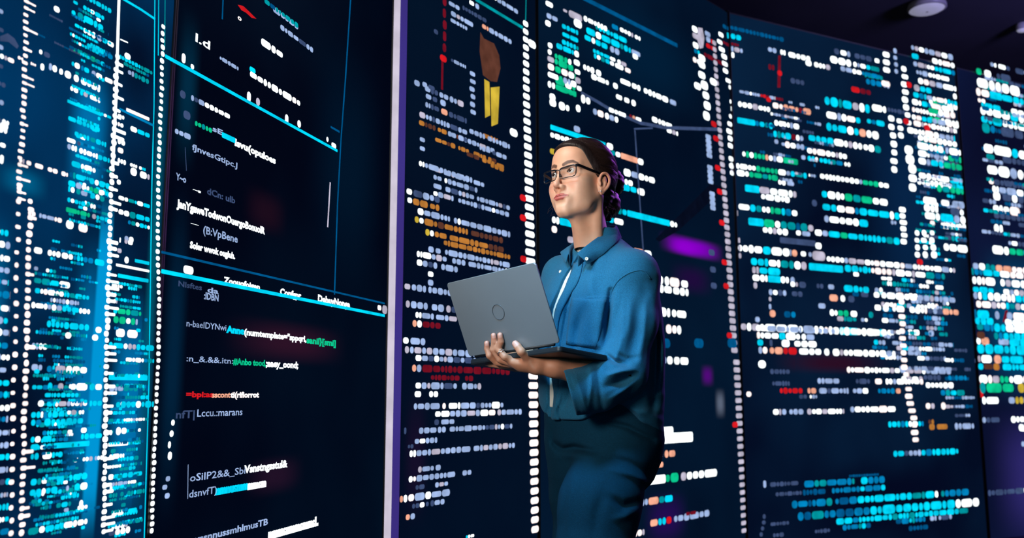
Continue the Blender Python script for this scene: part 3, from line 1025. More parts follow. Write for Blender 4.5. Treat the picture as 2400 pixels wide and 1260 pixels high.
lines(S5, '''
2178 238 15 G2234 W2248
2176 258 15 G2200 W2240
2178 278 15 G2206 W2248 _2258 W2272
2152 322 14 W2176 W2210 W2244
2150 340 15 W2178 W2212 _2216 W2268
2152 358 14 W2180 w2212 G2268 C2312
2153 376 17 W2182 C2212 G2276 W2300
2154 410 16 W2196 W2226 C2256 W2300
2150 424 14 W2190 W2230 C2300
2196 440 17 G2240 G2300
2164 468 17 W2196 _2206 W2226 _2232 w2264
2166 486 17 W2200 _2228 d2250 W2268
2168 504 17 W2204 C2236 W2264 C2326
2206 526 17 W2228 W2268 Y2290 C2326
2178 522 13 _2180 W2192
2214 556 12 d2230 B2270 W2300 N2324
2212 578 18 W2244 W2296 W2340
2084 520 10 _2088 w2102
2048 690 14 W2062 _2066 W2150 w2240
2050 720 15 W2066 _2070 W2084 _2092 W2120 _2132 W2174 w2210 N2248
2128 778 14 W2156 _2176 w2190
2128 820 14 w2160
2108 862 10 w2190 w2228
2165 884 12 d2206 _2222 B2266
2113 888 14 W2164
2170 902 13 W2236
2205 920 13 B2262
2170 951 16 P2192 _2206 P2218
2178 1000 15 O2192 _2196 O2222 _2238 w2284
2176 988 12 O2190
2174 716 13 W2200
''')
fill(S5, 2140, 2286, 318, 610, 13, 8, 'dwTEC', 43, .35, .3, .25, (8, 24))
fill(S5, 1780, 1960, 230, 420, 21, 8, 'dwE', 44, .5, .4, .4, (8, 20))
fill(S5, 2044, 2246, 650, 850, 12.5, 10, 'dwTEwWB', 24, .25, .2, .15, (10, 26))
fill(S5, 2210, 2290, 820, 990, 22, 9, 'dEw', 25, .3, .3, .1, (10, 26))
# ------------------------------------------------------------------ screen 6
soft(S6, 2250, 560, 2520, 960, srgb(0, 90, 140), .7, .9)
soft(S6, 2310, 940, 2560, 1300, srgb(46, 40, 108), 1.0, .9, label='violet haze')
lines(S6, '''
2288 166 16 G2302 _2307 W2324 _2336 d2370
2321 150 12 W2336 _2340 w2368 _2380 d2400 w2440
2290 192 26 W2318 W2348 W2392
2288 214 18 P2300 W2320 =C2348 C2400 C2440
2292 234 11 P2310
2300 245 13 C2346 _2370 W2386 W2440
2298 258 18 W2348 W2368 C2388 W2440
2300 278 18 C2350 W2386 P2440
2302 298 22 B2334 _2346 d2400
2306 346 24 W2330 W2372 C2388 W2440
2312 366 15 T2332 _2350 d2440
2314 396 24 W2340 W2368 W2400 W2440
2318 424 13 W2330 d2440
2326 442 16 W2342 w2400 d2440
2328 458 20 W2346 _2350 d2372 W2386 d2440
2328 488 20 W2352 W2392
2330 504 12 d2440
2330 534 22 W2352
2326 584 18 W2366 G2400 C2440
2254 620 16 W2310 T2334 N2372 P2440
2262 634 16 B2304 C2344 P2400
2256 654 20 W2310 W2334 _2345 W2440
2262 676 14 C2330 _2352 W2440
2258 690 19 W2302 C2316 W2380 C2440
2262 710 15 B2274 _2288 P2358 B2380 W2440
2264 734 20 B2290 C2320 _2332 w2344 _2360 W2440
2270 750 16 R2284 C2330 _2356 W2440
2270 764 18 C2290 B2330 C2358 W2440
2272 784 19 W2286 _2290 o2310 _2330 B2352 C2440
2284 798 17 W2300 N2320 _2340 w2366 C2440
2276 816 22 C2330 C2354 C2440
2280 840 18 W2300 C2326 _2330 N2348 C2400
2284 858 15 C2306 O2344 _2350 C2440
2286 888 18 W2316 P2344 G2366 W2398 W2440
2288 908 24 G2312 G2350 G2378 _2386 Y2440
2288 938 16 W2342 _2364 w2380 Y2400 w2440
2296 984 14 w2312 d2344 _2370 W2440
2298 1004 16 w2306 _2388 W2440
2316 1155 13 d2400 w2440
2392 1004 12 W2440
2394 1040 12 w2440
''')
fill(S6, 2300, 2440, 180, 580, 24, 10, 'EwTd', 33, .25, .1, .1, (12, 30))
beads(S6, [(2312, 1165), (2316, 1258)], 9, 14, 17, 'N', jit=.2)
shape(S6, [(2297, 895), (2303, 900), (2305, 932), (2297, 930)], 'R', 'picture_patch', 'red block')
shape(S6, [(2356, 728), (2362, 726), (2358, 754), (2350, 754)], 'r', 'picture_patch')
for s_ in (S1, S2, S3, S4, S5, S6): s_.finish()

# ------------------------------------------------------------------ ceiling lamps above the right screens
M_LAMP = mat('lamp_housing', (0.3, 0.3, 0.33), 0.4, vary=.1)
M_LENS = mat('lamp_diffuser', (0.6, 0.6, 0.65), 0.5, emit=srgb(140, 140, 165), estr=.75, vary=.1)
def disc_lamp(px, py, r, name, label):
    d = ray(px, py); t = (3.87 - CAM_H) / d[2]; p = CAMP + d * t
    e = empty(name, (p[0], p[1], 3.9), label=label, cat='ceiling light')
    n = 28; V = []; Fc = []
    prof = [(r * .5, 3.9), (r * 1.0, 3.89), (r * 1.06, 3.865), (r * 1.06, 3.845), (r * .96, 3.84)]
    for (rr, z) in prof:
        for k in range(n): V.append((p[0] + rr * math.cos(2 * math.pi * k / n), p[1] + rr * math.sin(2 * math.pi * k / n), z))
    for i in range(len(prof) - 1):
        for k in range(n): Fc.append((i * n + k, i * n + (k + 1) % n, (i + 1) * n + (k + 1) % n, (i + 1) * n + k))
    mesh_obj('housing', V, Fc, M_LAMP, e, True)
    V = []; Fc = []
    prof = [(r * .97, 3.845), (r * .8, 3.832), (r * .5, 3.826), (0.01, 3.822)]
    for (rr, z) in prof:
        for k in range(n): V.append((p[0] + rr * math.cos(2 * math.pi * k / n), p[1] + rr * math.sin(2 * math.pi * k / n), z))
    for i in range(len(prof) - 1):
        for k in range(n): Fc.append((i * n + k, (i + 1) * n + k, (i + 1) * n + (k + 1) % n, i * n + (k + 1) % n))
    mesh_obj('diffuser', V, Fc, M_LENS, e, True)
disc_lamp(2172, 14, 0.13, 'ceiling_light', 'round grey ceiling lamp high above the right screens, near the top edge')
disc_lamp(2396, 62, 0.045, 'ceiling_light', 'tiny round ceiling spot in the top right corner')
# ------------------------------------------------------------------ distance-field modelling tools
def vnorm(a): return a / np.linalg.norm(a)
def ell(P, c, r, R=None):
    q = P - np.asarray(c, np.float32)
    if R is not None: q = q @ np.asarray(R, np.float32).T
    r = np.asarray(r, np.float32)
    k0 = np.sqrt(((q / r) ** 2).sum(1)); k1 = np.sqrt(((q / (r * r)) ** 2).sum(1)) + 1e-9
    return k0 * (k0 - 1.0) / k1
def sph(P, c, r): return np.sqrt(((P - np.asarray(c, np.float32)) ** 2).sum(1)) - r
def cap(P, a, b, ra, rb=None):
    rb = ra if rb is None else rb
    a = np.asarray(a, np.float32); b = np.asarray(b, np.float32)
    ab = b - a; t = np.clip(((P - a) @ ab) / (ab @ ab + 1e-12), 0, 1)
    return np.sqrt(((P - a - t[:, None] * ab) ** 2).sum(1)) - (ra + (rb - ra) * t)
def chain(P, pts, rs, k=0.0):
    d = None
    for i in range(len(pts) - 1):
        e = cap(P, pts[i], pts[i + 1], rs[i], rs[i + 1]); d = e if d is None else (smin(d, e, k) if k else np.minimum(d, e))
    return d
def smin(a, b, k):
    h = np.maximum(k - np.abs(a - b), 0) / k
    return np.minimum(a, b) - h * h * k * 0.25
def smax(a, b, k): return -smin(-a, -b, k)
def smoothstep(x, a, b):
    t = np.clip((x - a) / (b - a), 0, 1); return t * t * (3 - 2 * t)

def surface(fn, lo, hi, h, block=8):
    """sparse surface nets: vertices and quads of fn = 0"""
    lo = np.asarray(lo, float); hi = np.asarray(hi, float)
    nb = np.ceil((hi - lo) / (h * block)).astype(int); n = nb * block + 1
    cx = [lo[i] + (np.arange(nb[i]) + 0.5) * block * h for i in range(3)]
    G = np.stack(np.meshgrid(*cx, indexing='ij'), -1).reshape(-1, 3).astype(np.float32)
    dc = ev(fn, G).reshape(nb)
    act = np.abs(dc) < block * h * 1.25
    sg = np.where(dc < 0, -1.0, 1.0).astype(np.float32)
    Vv = np.ones(n, np.float32)
    Vv[:-1, :-1, :-1] = sg.repeat(block, 0).repeat(block, 1).repeat(block, 2)
    need = np.zeros(n, bool)
    a8 = act.repeat(block, 0).repeat(block, 1).repeat(block, 2)
    for dx in (0, 1):
        for dy in (0, 1):
            for dz in (0, 1):
                need[dx:dx + a8.shape[0], dy:dy + a8.shape[1], dz:dz + a8.shape[2]] |= a8
    idx = np.argwhere(need)
    P = (lo + idx * h).astype(np.float32)
    Vv[need] = ev(fn, P)
    S = Vv < 0
    S8 = [S[dx:n[0] - 1 + dx, dy:n[1] - 1 + dy, dz:n[2] - 1 + dz] for dx in (0, 1) for dy in (0, 1) for dz in (0, 1)]
    cnt = sum(s.astype(np.int8) for s in S8)
    cells = (cnt > 0) & (cnt < 8) & a8
    ci = np.argwhere(cells); vid = -np.ones(cells.shape, np.int64); vid[cells] = np.arange(len(ci))
    off = np.array([(dx, dy, dz) for dx in (0, 1) for dy in (0, 1) for dz in (0, 1)])
    cv = np.stack([Vv[ci[:, 0] + o[0], ci[:, 1] + o[1], ci[:, 2] + o[2]] for o in off], 1)
    acc = np.zeros((len(ci), 3)); num = np.zeros(len(ci))
    for i in range(8):
        for j in range(i + 1, 8):
            if np.abs(off[i] - off[j]).sum() != 1: continue
            a, b = cv[:, i], cv[:, j]; m = (a < 0) != (b < 0)
            t = np.where(m, a / np.where(m, a - b, 1), 0)
            acc += np.where(m[:, None], off[i] + t[:, None] * (off[j] - off[i]), 0); num += m
    V = lo + (ci + acc / num[:, None]) * h
    Q = []
    for ax in range(3):
        b, c = (ax + 1) % 3, (ax + 2) % 3
        sl0 = [slice(1, -1)] * 3; sl1 = [slice(1, -1)] * 3
        sl0[ax] = slice(0, -1); sl1[ax] = slice(1, None)
        A = S[tuple(sl0)]; B = S[tuple(sl1)]
        for flip, m in ((False, A & ~B), (True, ~A & B)):
            e = np.argwhere(m)
            if not len(e): continue
            e[:, b] += 1; e[:, c] += 1
            q = []
            for db, dc_ in ((-1, -1), (0, -1), (0, 0), (-1, 0)):
                f = e.copy(); f[:, b] += db; f[:, c] += dc_; q.append(vid[f[:, 0], f[:, 1], f[:, 2]])
            q = np.stack(q, 1); q = q[(q >= 0).all(1)]
            Q.append(q[:, ::-1] if flip else q)
    return V, np.concatenate(Q)
def ev(fn, P, ch=250000):
    return np.concatenate([fn(P[i:i + ch]) for i in range(0, len(P), ch)]) if len(P) else np.zeros(0, np.float32)
def join(parts):
    V = []; Q = []; Cc = []; o = 0
    for p in parts:
        V.append(p[0]); Q.append(p[1] + o); o += len(p[0])
        if len(p) > 2: Cc.append(p[2])
    return np.concatenate(V), np.concatenate(Q), (np.concatenate(Cc) if Cc else None)
def px_of(P):
    v = P - CAMP.astype(np.float32); z = v @ _fw.astype(np.float32)
    return 1200 + F_PX * v[:, 0] / z, 630 - F_PX * (v @ _up.astype(np.float32)) / z
def segdist(x, y, a, b):
    ax, ay = a; bx, by = b; dx, dy = bx - ax, by - ay
    t = np.clip(((x - ax) * dx + (y - ay) * dy) / (dx * dx + dy * dy + 1e-9), 0, 1)
    return np.hypot(x - ax - t * dx, y - ay - t * dy), t
def folds(P, lst):
    """cloth folds: ridges (+) and creases (-), each a stroke with a width and a height in metres, fading to its ends"""
    x, y = px_of(P); out = np.zeros(len(P), np.float32)
    for pts, w, amp in lst:
        n = len(pts) - 1; best = None; tt = None
        for i in range(n):
            d, t = segdist(x, y, pts[i], pts[i + 1]); t = (t + i) / n
            if best is None: best, tt = d, t
            else:
                m = d < best; best = np.where(m, d, best); tt = np.where(m, t, tt)
        out += amp * np.exp(-(best / w) ** 2) * np.clip(np.sin(np.pi * (0.12 + 0.76 * tt)), 0, 1)
    return out

# ------------------------------------------------------------------ frames of the figure
TH = math.radians(45); PH = math.radians(5); RO = math.radians(-2)
Lh = np.array([math.cos(TH), -math.sin(TH), 0.0]); F0 = np.array([-math.sin(TH), -math.cos(TH), 0.0])
Fh = F0 * math.cos(PH) + UPV * math.sin(PH); Uh = np.cross(Lh, Fh) * -1.0
if Uh[2] < 0: Uh = -Uh
Lr = Lh * math.cos(RO) - Uh * math.sin(RO); Uh = Uh * math.cos(RO) + Lh * math.sin(RO); Lh = Lr
HO = at(1363, 421, 2.42)
RH = np.array([Lh, Fh, Uh])
HZS = 1.07
def h2w(p): return HO + (np.asarray(p, float) * [1, 1, HZS]) @ RH
def w2h(P):
    q = (P - HO.astype(np.float32)) @ RH.T.astype(np.float32); q[:, 2] /= HZS; return q
PS = math.radians(50)
Fb = np.array([-math.sin(PS), -math.cos(PS), 0.0]); Lb = np.array([math.cos(PS), -math.sin(PS), 0.0])
BO = at(1406, 900, 2.46); BO[2] = 0.0
RB = np.array([Fb, Lb, UPV])
def b2w(p): return BO + np.asarray(p, float) @ RB
def w2b(P): return (P - BO.astype(np.float32)) @ RB.T.astype(np.float32)

# laptop frame
LBR = at(1312, 806, 2.115); LBL = at(1100, 838, 2.335)
LW = np.linalg.norm(LBR - LBL); ld = (LBR - LBL) / LW
ltl = at(1046, 664, 2.30) - LBL
lu = ltl - ld * (ltl @ ld); lu = vnorm(lu)
for yy in np.linspace(2.1, 2.6, 101):           # depth of the upper corner that keeps the lid square
    v = at(1046, 664, yy) - LBL
    if 'bb' not in globals() or abs(v @ ld) < bb[0]: bb = (abs(v @ ld), yy, v)
lu = bb[2] - ld * (bb[2] @ ld); LHH = np.linalg.norm(lu); lu = lu / LHH
ln = np.cross(ld, lu)                             # lid normal
if ln[1] > 0: ln = -ln                            # towards the camera = back of the lid
def lid(px, py, off=0.0):
    r = ray(px, py); P0 = LBL + ln * off
    return CAMP + r * (((P0 - CAMP) @ ln) / (r @ ln))
bbb = None
for yy in np.linspace(2.1, 2.5, 161):
    v = at(1427, 829, yy) - LBR
    if bbb is None or abs(v @ ld) < bbb[0]: bbb = (abs(v @ ld), yy, v)
lb = bbb[2] - ld * (bbb[2] @ ld); LDD = np.linalg.norm(lb); lb = lb / LDD
print('laptop', LW, LHH, LDD, 'opening', math.degrees(math.acos(lb @ lu)), bb[1], bbb[1])

# ------------------------------------------------------------------ head
EYE = np.array([0.0298, 0.0690, -0.001])
def skull(s):
    d = ell(s, (0, -.014, .024), (.070, .092, .083))
    d = smin(d, ell(s, (0, .026, -.022), (.0565, .0575, .080)), .03)
    return smin(d, ell(s, (0, .056, .040), (.046, .030, .036)), .03)
EC0 = np.array([.078, -.010, -.010]); EC1 = np.array([.0765, -.001, -.0250]); ESC = .92
def ear(s0):
    s = (s0 - EC1.astype(np.float32)) / ESC + EC0.astype(np.float32)
    d = ell(s, (.0745, -.010, -.009), (.0060, .0150, .0270), EARR)
    d = smin(d, chain(s, EARP, [.0032] + [.0040] * 18, .001), .003)
    d = smin(d, chain(s, [(.0790, -.016, .008), (.0812, -.0175, -.006), (.0785, -.010, -.022)], [.0028, .0030, .0028], .001), .005)
    d = smin(d, ell(s, (.0775, -.0030, -.0350), (.0042, .0085, .0095)), .006)
    d = smin(d, ell(s, (.0775, .0020, -.0135), (.0034, .0040, .0060)), .004)
    d = smax(d, -ell(s, (.0815, -.0065, -.0115), (.0048, .0058, .0100)), .004)
    d = smax(d, -chain(s, [(.0835, -.004, .008), (.0850, -.0135, .0095), (.0860, -.0205, -.0010)], [.0016] * 3), .003)
    return d * ESC
def head_sdf(P):
    q = w2h(P); s = q.copy(); s[:, 0] = np.abs(s[:, 0])
    d = skull(s)
    d = smin(d, chain(s, [(.050, .004, -.050), (.041, .030, -.080), (.010, .066, -.1010)], [.013, .0125, .012], .01), .03)
    d = smin(d, ell(s, (0, .0735, -.0965), (.017, .0130, .0130)), .018)
    d = smin(d, ell(s, (.041, .050, -.032), (.019, .022, .018)), .028)
    d = smin(d, ell(s, (.036, .042, -.054), (.016, .024, .026)), .03)
    d = smin(d, cap(s, (.012, .0770, .0130), (.040, .0635, .0155), .0085, .008), .014)
    d = smax(d, -ell(s, (.030, .0960, -.002), (.0160, .0160, .0100)), .012)
    d = smin(d, sph(s, EYE, .0142), .003)
    # fissure of the lids
    e = lidcut(s)
    d = smax(d, -e, .0015)
    # nose
    d = smin(d, chain(s, [(0, .0815, .012), (0, .0890, -.010), (0, .1015, -.033)], [.0052, .0056, .0064], .004), .012)
    d = smin(d, ell(s, (0, .1020, -.0385), (.0090, .0095, .0080)), .008)
    d = smin(d, ell(s, (.0115, .0905, -.0430), (.0062, .0095, .0068)), .006)
    d = smax(d, -ell(s, (.0060, .0955, -.0500), (.0030, .0052, .0030)), .003)
    # mouth
    d = smin(d, ell(s, (0, .0738, -.067), (.0260, .0142, .021)), .018)
    d = smin(d, lip_up(s), .0040)
    d = smin(d, lip_lo(s), .0045)
    d = smax(d, -chain(s, [(0, .0955, -.0669), (.011, .0930, -.0665), (.0235, .0848, -.0660)], [.0010, .0010, .0008]), .003)
    d = smax(d, -ell(s, (0, .0970, -.0575), (.0022, .003, .0050)), .006)
    d = smax(d, -ell(s, (0, .0900, -.0825), (.015, .0045, .0035)), .010)
    d = smin(d, ear(s), .004)
    # neck with the two slanting muscles and throat
    nb = w2h_(at(1394, 612, 2.47)); nt = np.array([0, -.020, -.060])
    n = cap(q, nt, nb, .0450, .0490)
    n = smin(n, cap(s, (.048, -.018, -.055), (.016, nb[1] + .036, nb[2] + .0), .009, .008), .022)
    n = smin(n, cap(q, (0, .030, -.094), (nb[0], nb[1] + .028, nb[2]), .014, .018), .03)
    d = smin(d, n, .022)
    # collar bones / upper chest
    b = w2b(P)
    ch = ell(b, (-.005, 0, 1.285), (.070, .120, .060))
    return smin(d, ch, .05)
def w2h_(p): return ((np.asarray(p, float) - HO) @ RH.T) / [1, 1, HZS]
EARP = [(.0740, .0035, -.010), (.0775, .0040, .005), (.0810, -.0040, .0165), (.0850, -.0180, .0180), (.0870, -.0280, .0040), (.0850, -.0240, -.0160), (.0785, -.0090, -.0350)]
_a = math.radians(-14); EARR = np.array([[math.cos(.35), math.sin(.35), 0], [-math.sin(.35), math.cos(.35), 0], [0, 0, 1]])
def _cr(P, n):
    P = [np.array(p, float) for p in P]; P = [2 * P[0] - P[1]] + P + [2 * P[-1] - P[-2]]; o = []
    for i in range(1, len(P) - 2):
        for k in range(n):
            t = k / n; a, b, c, d = P[i - 1:i + 3]; o.append(tuple(.5 * (2 * b + (c - a) * t + (2 * a - 5 * b + 4 * c - d) * t * t + (3 * b - a - 3 * c + d) * t ** 3)))
    return o + [tuple(P[-2])]
EARP = _cr(EARP, 3)
def lip_up(s): return chain(s, [(0, .0918, -.0630), (.0045, .0918, -.0624), (.0125, .0888, -.0640), (.0245, .0828, -.0658)], [.0024, .0029, .0024, .0012], .002)
def lip_lo(s): return chain(s, [(0, .0908, -.0716), (.0100, .0884, -.0710), (.0225, .0830, -.0664)], [.0032, .0031, .0013], .002)
def lidcut(s):
    z0 = EYE[2] - .0004 - (s[:, 0] - EYE[0]) ** 2 * 6 + (s[:, 0] - EYE[0]) * .06
    q = s.copy(); q[:, 2] = s[:, 2] - z0 + EYE[2]
    return ell(q, (EYE[0] + .0005, EYE[1] + .014, EYE[2]), (.0120, .0138, .0064))
SKIN = np.array(srgb(220, 166, 138)); LIP = np.array(srgb(180, 78, 76)); BROW = np.array(srgb(74, 48, 40))
def head_color(V):
    q = w2h(V.astype(np.float32)); s = q.copy(); s[:, 0] = np.abs(s[:, 0])
    c = np.tile(SKIN, (len(V), 1))
    R = np.random.RandomState(3)
    def mixc(c, col, w): return c + (np.asarray(col) - c) * w[:, None]
    ck = np.exp(-(((s - np.array([.036, .070, -.036])) / np.array([.018, .03, .016])) ** 2).sum(1)); c = mixc(c, srgb(226, 152, 130), ck * .55)
    ns = np.exp(-(((s - np.array([0, .108, -.038])) / np.array([.010, .012, .010])) ** 2).sum(1)); c = mixc(c, srgb(222, 146, 126), ns * .5)
    er = smoothstep(s[:, 0], .074, .080) * (q[:, 2] > -.06); c = mixc(c, srgb(222, 146, 120), er * .6)
    lw = 1 - smoothstep(np.minimum(lip_up(s), lip_lo(s)), .0004, .0016); c = mixc(c, LIP, lw * .9)
    seam = 1 - smoothstep(np.abs(s[:, 2] + .0670 - s[:, 0] * .04) + np.clip(s[:, 0] - .0225, 0, 1) + np.clip(.08 - s[:, 1], 0, 1), .0003, .0013)
    c = mixc(c, srgb(110, 40, 44), seam * .8)
    s2 = s.copy(); s2[:, 1] = 0
    bw = chain(s2, [(.0130, 0, .0150), (.0250, 0, .0200), (.0370, 0, .0215), (.0480, 0, .0170)], [.0042, .0044, .0036, .0016])
    w = (1 - smoothstep(bw, -.0010, .0014)) * (s[:, 1] > .04) * (0.97 + .03 * np.sin(q[:, 0] * 2600)); c = mixc(c, BROW, np.clip(w, 0, 1) * .92)
    ls = np.abs(lidcut(s)); up = (q[:, 2] > EYE[2] - .0010 - (s[:, 0] - EYE[0]) ** 2 * 6) * (s[:, 1] > .06) * (np.abs(s[:, 0] - EYE[0]) < .018)
    c = mixc(c, srgb(48, 30, 28), (1 - smoothstep(ls, .0004, .0014)) * up * .9)
    return np.clip(c, 0, 1)

# ------------------------------------------------------------------ hands and arms (world coordinates)
def fing(P, pts, rs): return chain(P, pts, rs, .003)
PALM0 = at(1238, 850, 2.235); WR = at(1300, 860, 2.225); ELB = at(1462, 893, 2.315)
idx = [at(1205, 846, 2.235), at(1183, 836, 2.225), lid(1168, 818, .013), lid(1174, 800, .0085), lid(1172, 785, .0078)]
mid = [at(1200, 850, 2.250), at(1172, 842, 2.250), lid(1156, 819, .013), lid(1159, 800, .0085), lid(1157, 786, .0078)]
rin = [at(1196, 853, 2.265), at(1164, 848, 2.275), lid(1147, 833, .013), lid(1142, 817, .009), lid(1141, 804, .0078)]
lit = [at(1200, 855, 2.280), at(1172, 856, 2.300), at(1150, 853, 2.330), at(1136, 849, 2.345)]
thu = [at(1262, 852, 2.220), at(1240, 843, 2.205), lid(1222, 824, .016), lid(1213, 811, .0095), lid(1208, 805, .0085)]
def hand_sdf(P):
    d = ell(P, (PALM0 + at(1212, 851, 2.25)) / 2, (.040, .034, .0135), PALMR)
    d = smin(d, chain(P, [WR, at(1262, 856, 2.222), at(1225, 853, 2.235)], [.0235, .0215, .0170], .01), .022)
    d = smin(d, chain(P, [at(1255, 856, 2.215), at(1240, 851, 2.212)], [.017, .014]), .012)
    d = smin(d, fing(P, idx, [.0100, .0090, .0085, .0078, .0072]), .008)
    d = smin(d, fing(P, mid, [.0100, .0090, .0086, .0078, .0072]), .007)
    d = smin(d, fing(P, rin, [.0098, .0088, .0082, .0074, .0070]), .007)
    d = smin(d, fing(P, lit, [.0092, .0080, .0074, .0066]), .007)
    d = smin(d, fing(P, thu, [.0125, .0115, .0102, .0094, .0084]), .010)
    # forearm
    d = smin(d, chain(P, [WR, WR * .55 + ELB * .45, ELB], [.0245, .033, .040], .02), .015)
    # knuckle creases
    for c_, r_ in ((idx[3], .0086), (mid[3], .0086), (rin[3], .0082)):
        d = d + .0005 * np.exp(-(sph(P, c_ + np.array([0, -.008, 0]), 0) / .0022) ** 2)
    return d
_px = vnorm(PALM0 - at(1180, 846, 2.27)); _py = vnorm(np.cross(UPV, _px)); _pz = np.cross(_px, _py)
PALMR = np.array([_px, _py, _pz])
SHL = b2w((.006, .140, 1.290))
# far arm, hand under the far side of the base
ELR = b2w((.03, -.200, 1.09)); HR = LBL + lb * .125 + ld * .075 + np.array([0, 0, .030]); WRR = HR + vnorm(ELR - HR) * .085 + np.array([0, 0, .022])
SHR = b2w((-.005, -.150, 1.300))
def far_hand_sdf(P):
    Rr = np.array([vnorm(HR - WRR), vnorm(np.cross(UPV, vnorm(HR - WRR))), UPV])
    d = ell(P, HR, (.045, .038, .013), Rr)
    d = smin(d, chain(P, [WRR, HR], [.022, .016]), .02)
    a, s_ = Rr[0], Rr[1]
    for k, (o, L) in enumerate(((-.027, .9), (-.009, 1.0), (.009, .95), (.027, .8))):
        b = HR + a * .035 + s_ * o
        d = smin(d, chain(P, [b, b + a * .030 * L + UPV * .003, b + a * .052 * L - UPV * .006, b + a * .066 * L - UPV * .018], [.0088, .0082, .0076, .0068], .002), .006)
    t = HR - a * .010 - s_ * .034
    d = smin(d, chain(P, [t, t - s_ * .014 + a * .016, t - s_ * .016 + a * .034 - UPV * .010], [.0115, .0100, .0082], .002), .01)
    return smin(d, chain(P, [WRR, WRR * .5 + ELR * .5, ELR], [.0235, .032, .038], .02), .015)

# legs, in the body frame (forward, left, up)
NL = [(.015, .085, .86), (.055, .088, .70), (.095, .090, .50), (.055, .095, .28), (.030, .100, .09)]
FL = [(.000, -.085, .86), (-.010, -.088, .70), (-.015, -.090, .50), (-.060, -.092, .28), (-.100, -.095, .09)]
def under_sdf(P):
    """trunk, upper arms and legs that the clothes cover"""
    b = w2b(P)
    d = ell(b, (-.005, 0, 1.22), (.080, .130, .12))
    d = smin(d, ell(b, (.0, 0, 1.04), (.078, .112, .17)), .06)
    d = smin(d, ell(b, (-.010, 0, .92), (.074, .112, .09)), .05)
    for Lg in (NL, FL):
        d = smin(d, chain(b, Lg, [.062, .060, .050, .045, .036], .02), .03)
        f = Lg[-1]
        d = smin(d, chain(b, [(f[0], f[1], .07), (f[0] + .12, f[1], .035)], [.034, .026], .02), .02)
    d = smin(d, chain(P, [b2w((0, .110, 1.290)), SHL, ELB], [.032, .032, .034], .02), .04)
    d = smin(d, chain(P, [b2w((0, -.110, 1.290)), SHR, ELR], [.032, .034, .034], .02), .04)
    return d

# ------------------------------------------------------------------ clothes
def loft(b, tab, p=2.3):
    z = b[:, 2]; T_ = np.array(tab)[::-1]
    f, bf, l, al = [np.interp(z, T_[:, 0], T_[:, i]).astype(np.float32) for i in (1, 2, 3, 4)]
    r = (np.abs((b[:, 0] - f) / bf) ** p + np.abs((b[:, 1] - l) / al) ** p) ** (1 / p)
    d = (r - 1) * np.minimum(bf, al)
    d = np.maximum(d, z - T_[-1, 0]); return np.maximum(d, T_[0, 0] - z)
SHIRT_T = [(1.425, -.012, .046, 0, .050), (1.40, -.012, .050, 0, .058), (1.375, -.012, .062, 0, .088), (1.35, -.012, .074, 0, .122), (1.32, -.008, .088, 0, .154), (1.28, -.002, .104, 0, .176),
           (1.20, .004, .124, 0, .188), (1.10, .004, .132, 0, .190), (1.00, .004, .134, 0, .184), (.92, .002, .138, 0, .180), (.86, .000, .140, 0, .176), (.80, -.002, .142, 0, .172)]
# sleeve path of the near arm
A0 = at(1494, 655, 2.37); A1 = at(1484, 760, 2.335); A2 = at(1455, 872, 2.30); A3 = at(1400, 905, 2.265); A4 = at(1335, 918, 2.235)
CUFN = vnorm(at(1322, 862, 2.235) - at(1352, 977, 2.235))
CUFD = vnorm(A4 - A3); CUFP = at(1335, 918, 2.235)
_t = at(1319, 862, 2.235); _u = at(1352, 978, 2.235)
CN = vnorm(np.cross(_u - _t, _py * 0 + vnorm(CAMP - _t)));  CN = CN if CN @ CUFD > 0 else -CN
FOLDS_SLEEVE = [([(1500, 690), (1492, 780), (1470, 850)], 14, -.007), ([(1462, 690), (1456, 790), (1440, 850)], 9, .006), ([(1424, 878), (1455, 870), (1484, 866)], 8, .010), ([(1422, 832), (1440, 846), (1470, 852)], 6, -.009), ([(1478, 700), (1474, 760), (1462, 820)], 10, .005),
    ([(1420, 905), (1455, 893), (1486, 880)], 9, -.008), ([(1430, 935), (1462, 915), (1490, 890)], 7, .004), ([(1400, 850), (1404, 900), (1412, 955)], 7, -.004),
    ([(1346, 880), (1366, 930), (1372, 968)], 9, .004), ([(1448, 830), (1468, 842), (1496, 838)], 7, -.005), ([(1470, 640), (1505, 662), (1518, 720)], 10, -.004),
    ([(1515, 700), (1508, 780), (1498, 850)], 8, .004), ([(1384, 860), (1386, 900), (1380, 960)], 6, .003)]
FOLDS_BODY = [([(1345, 650), (1330, 740), (1322, 800)], 9, -.003), ([(1372, 715), (1352, 770), (1348, 820)], 9, -.010), ([(1384, 660), (1392, 700), (1386, 780)], 12, .006), ([(1390, 640), (1372, 700), (1362, 760)], 10, .004),
    ([(1432, 680), (1425, 750), (1422, 825)], 7, -.016), ([(1410, 700), (1402, 760), (1400, 820)], 9, .006), ([(1385, 790), (1400, 805), (1420, 822)], 7, .004),
    ([(1545, 700), (1556, 820), (1554, 960)], 9, .004), ([(1528, 660), (1536, 800), (1530, 960)], 9, -.009), ([(1420, 985), (1480, 998), (1545, 1030)], 7, -.004),
    ([(1500, 960), (1530, 975), (1552, 985)], 9, .003), ([(1455, 560), (1430, 600), (1415, 660)], 12, -.003), ([(1295, 690), (1285, 740), (1290, 800)], 8, .004),
    ([(1300, 900), (1290, 950), (1275, 990)], 7, -.006), ([(1318, 900), (1308, 940), (1296, 975)], 6, .006), ([(1340, 900), (1332, 930), (1322, 955)], 6, -.005),
    ([(1500, 900), (1520, 920), (1550, 925)], 12, .004), ([(1440, 960), (1490, 968), (1540, 960)], 9, .003)]
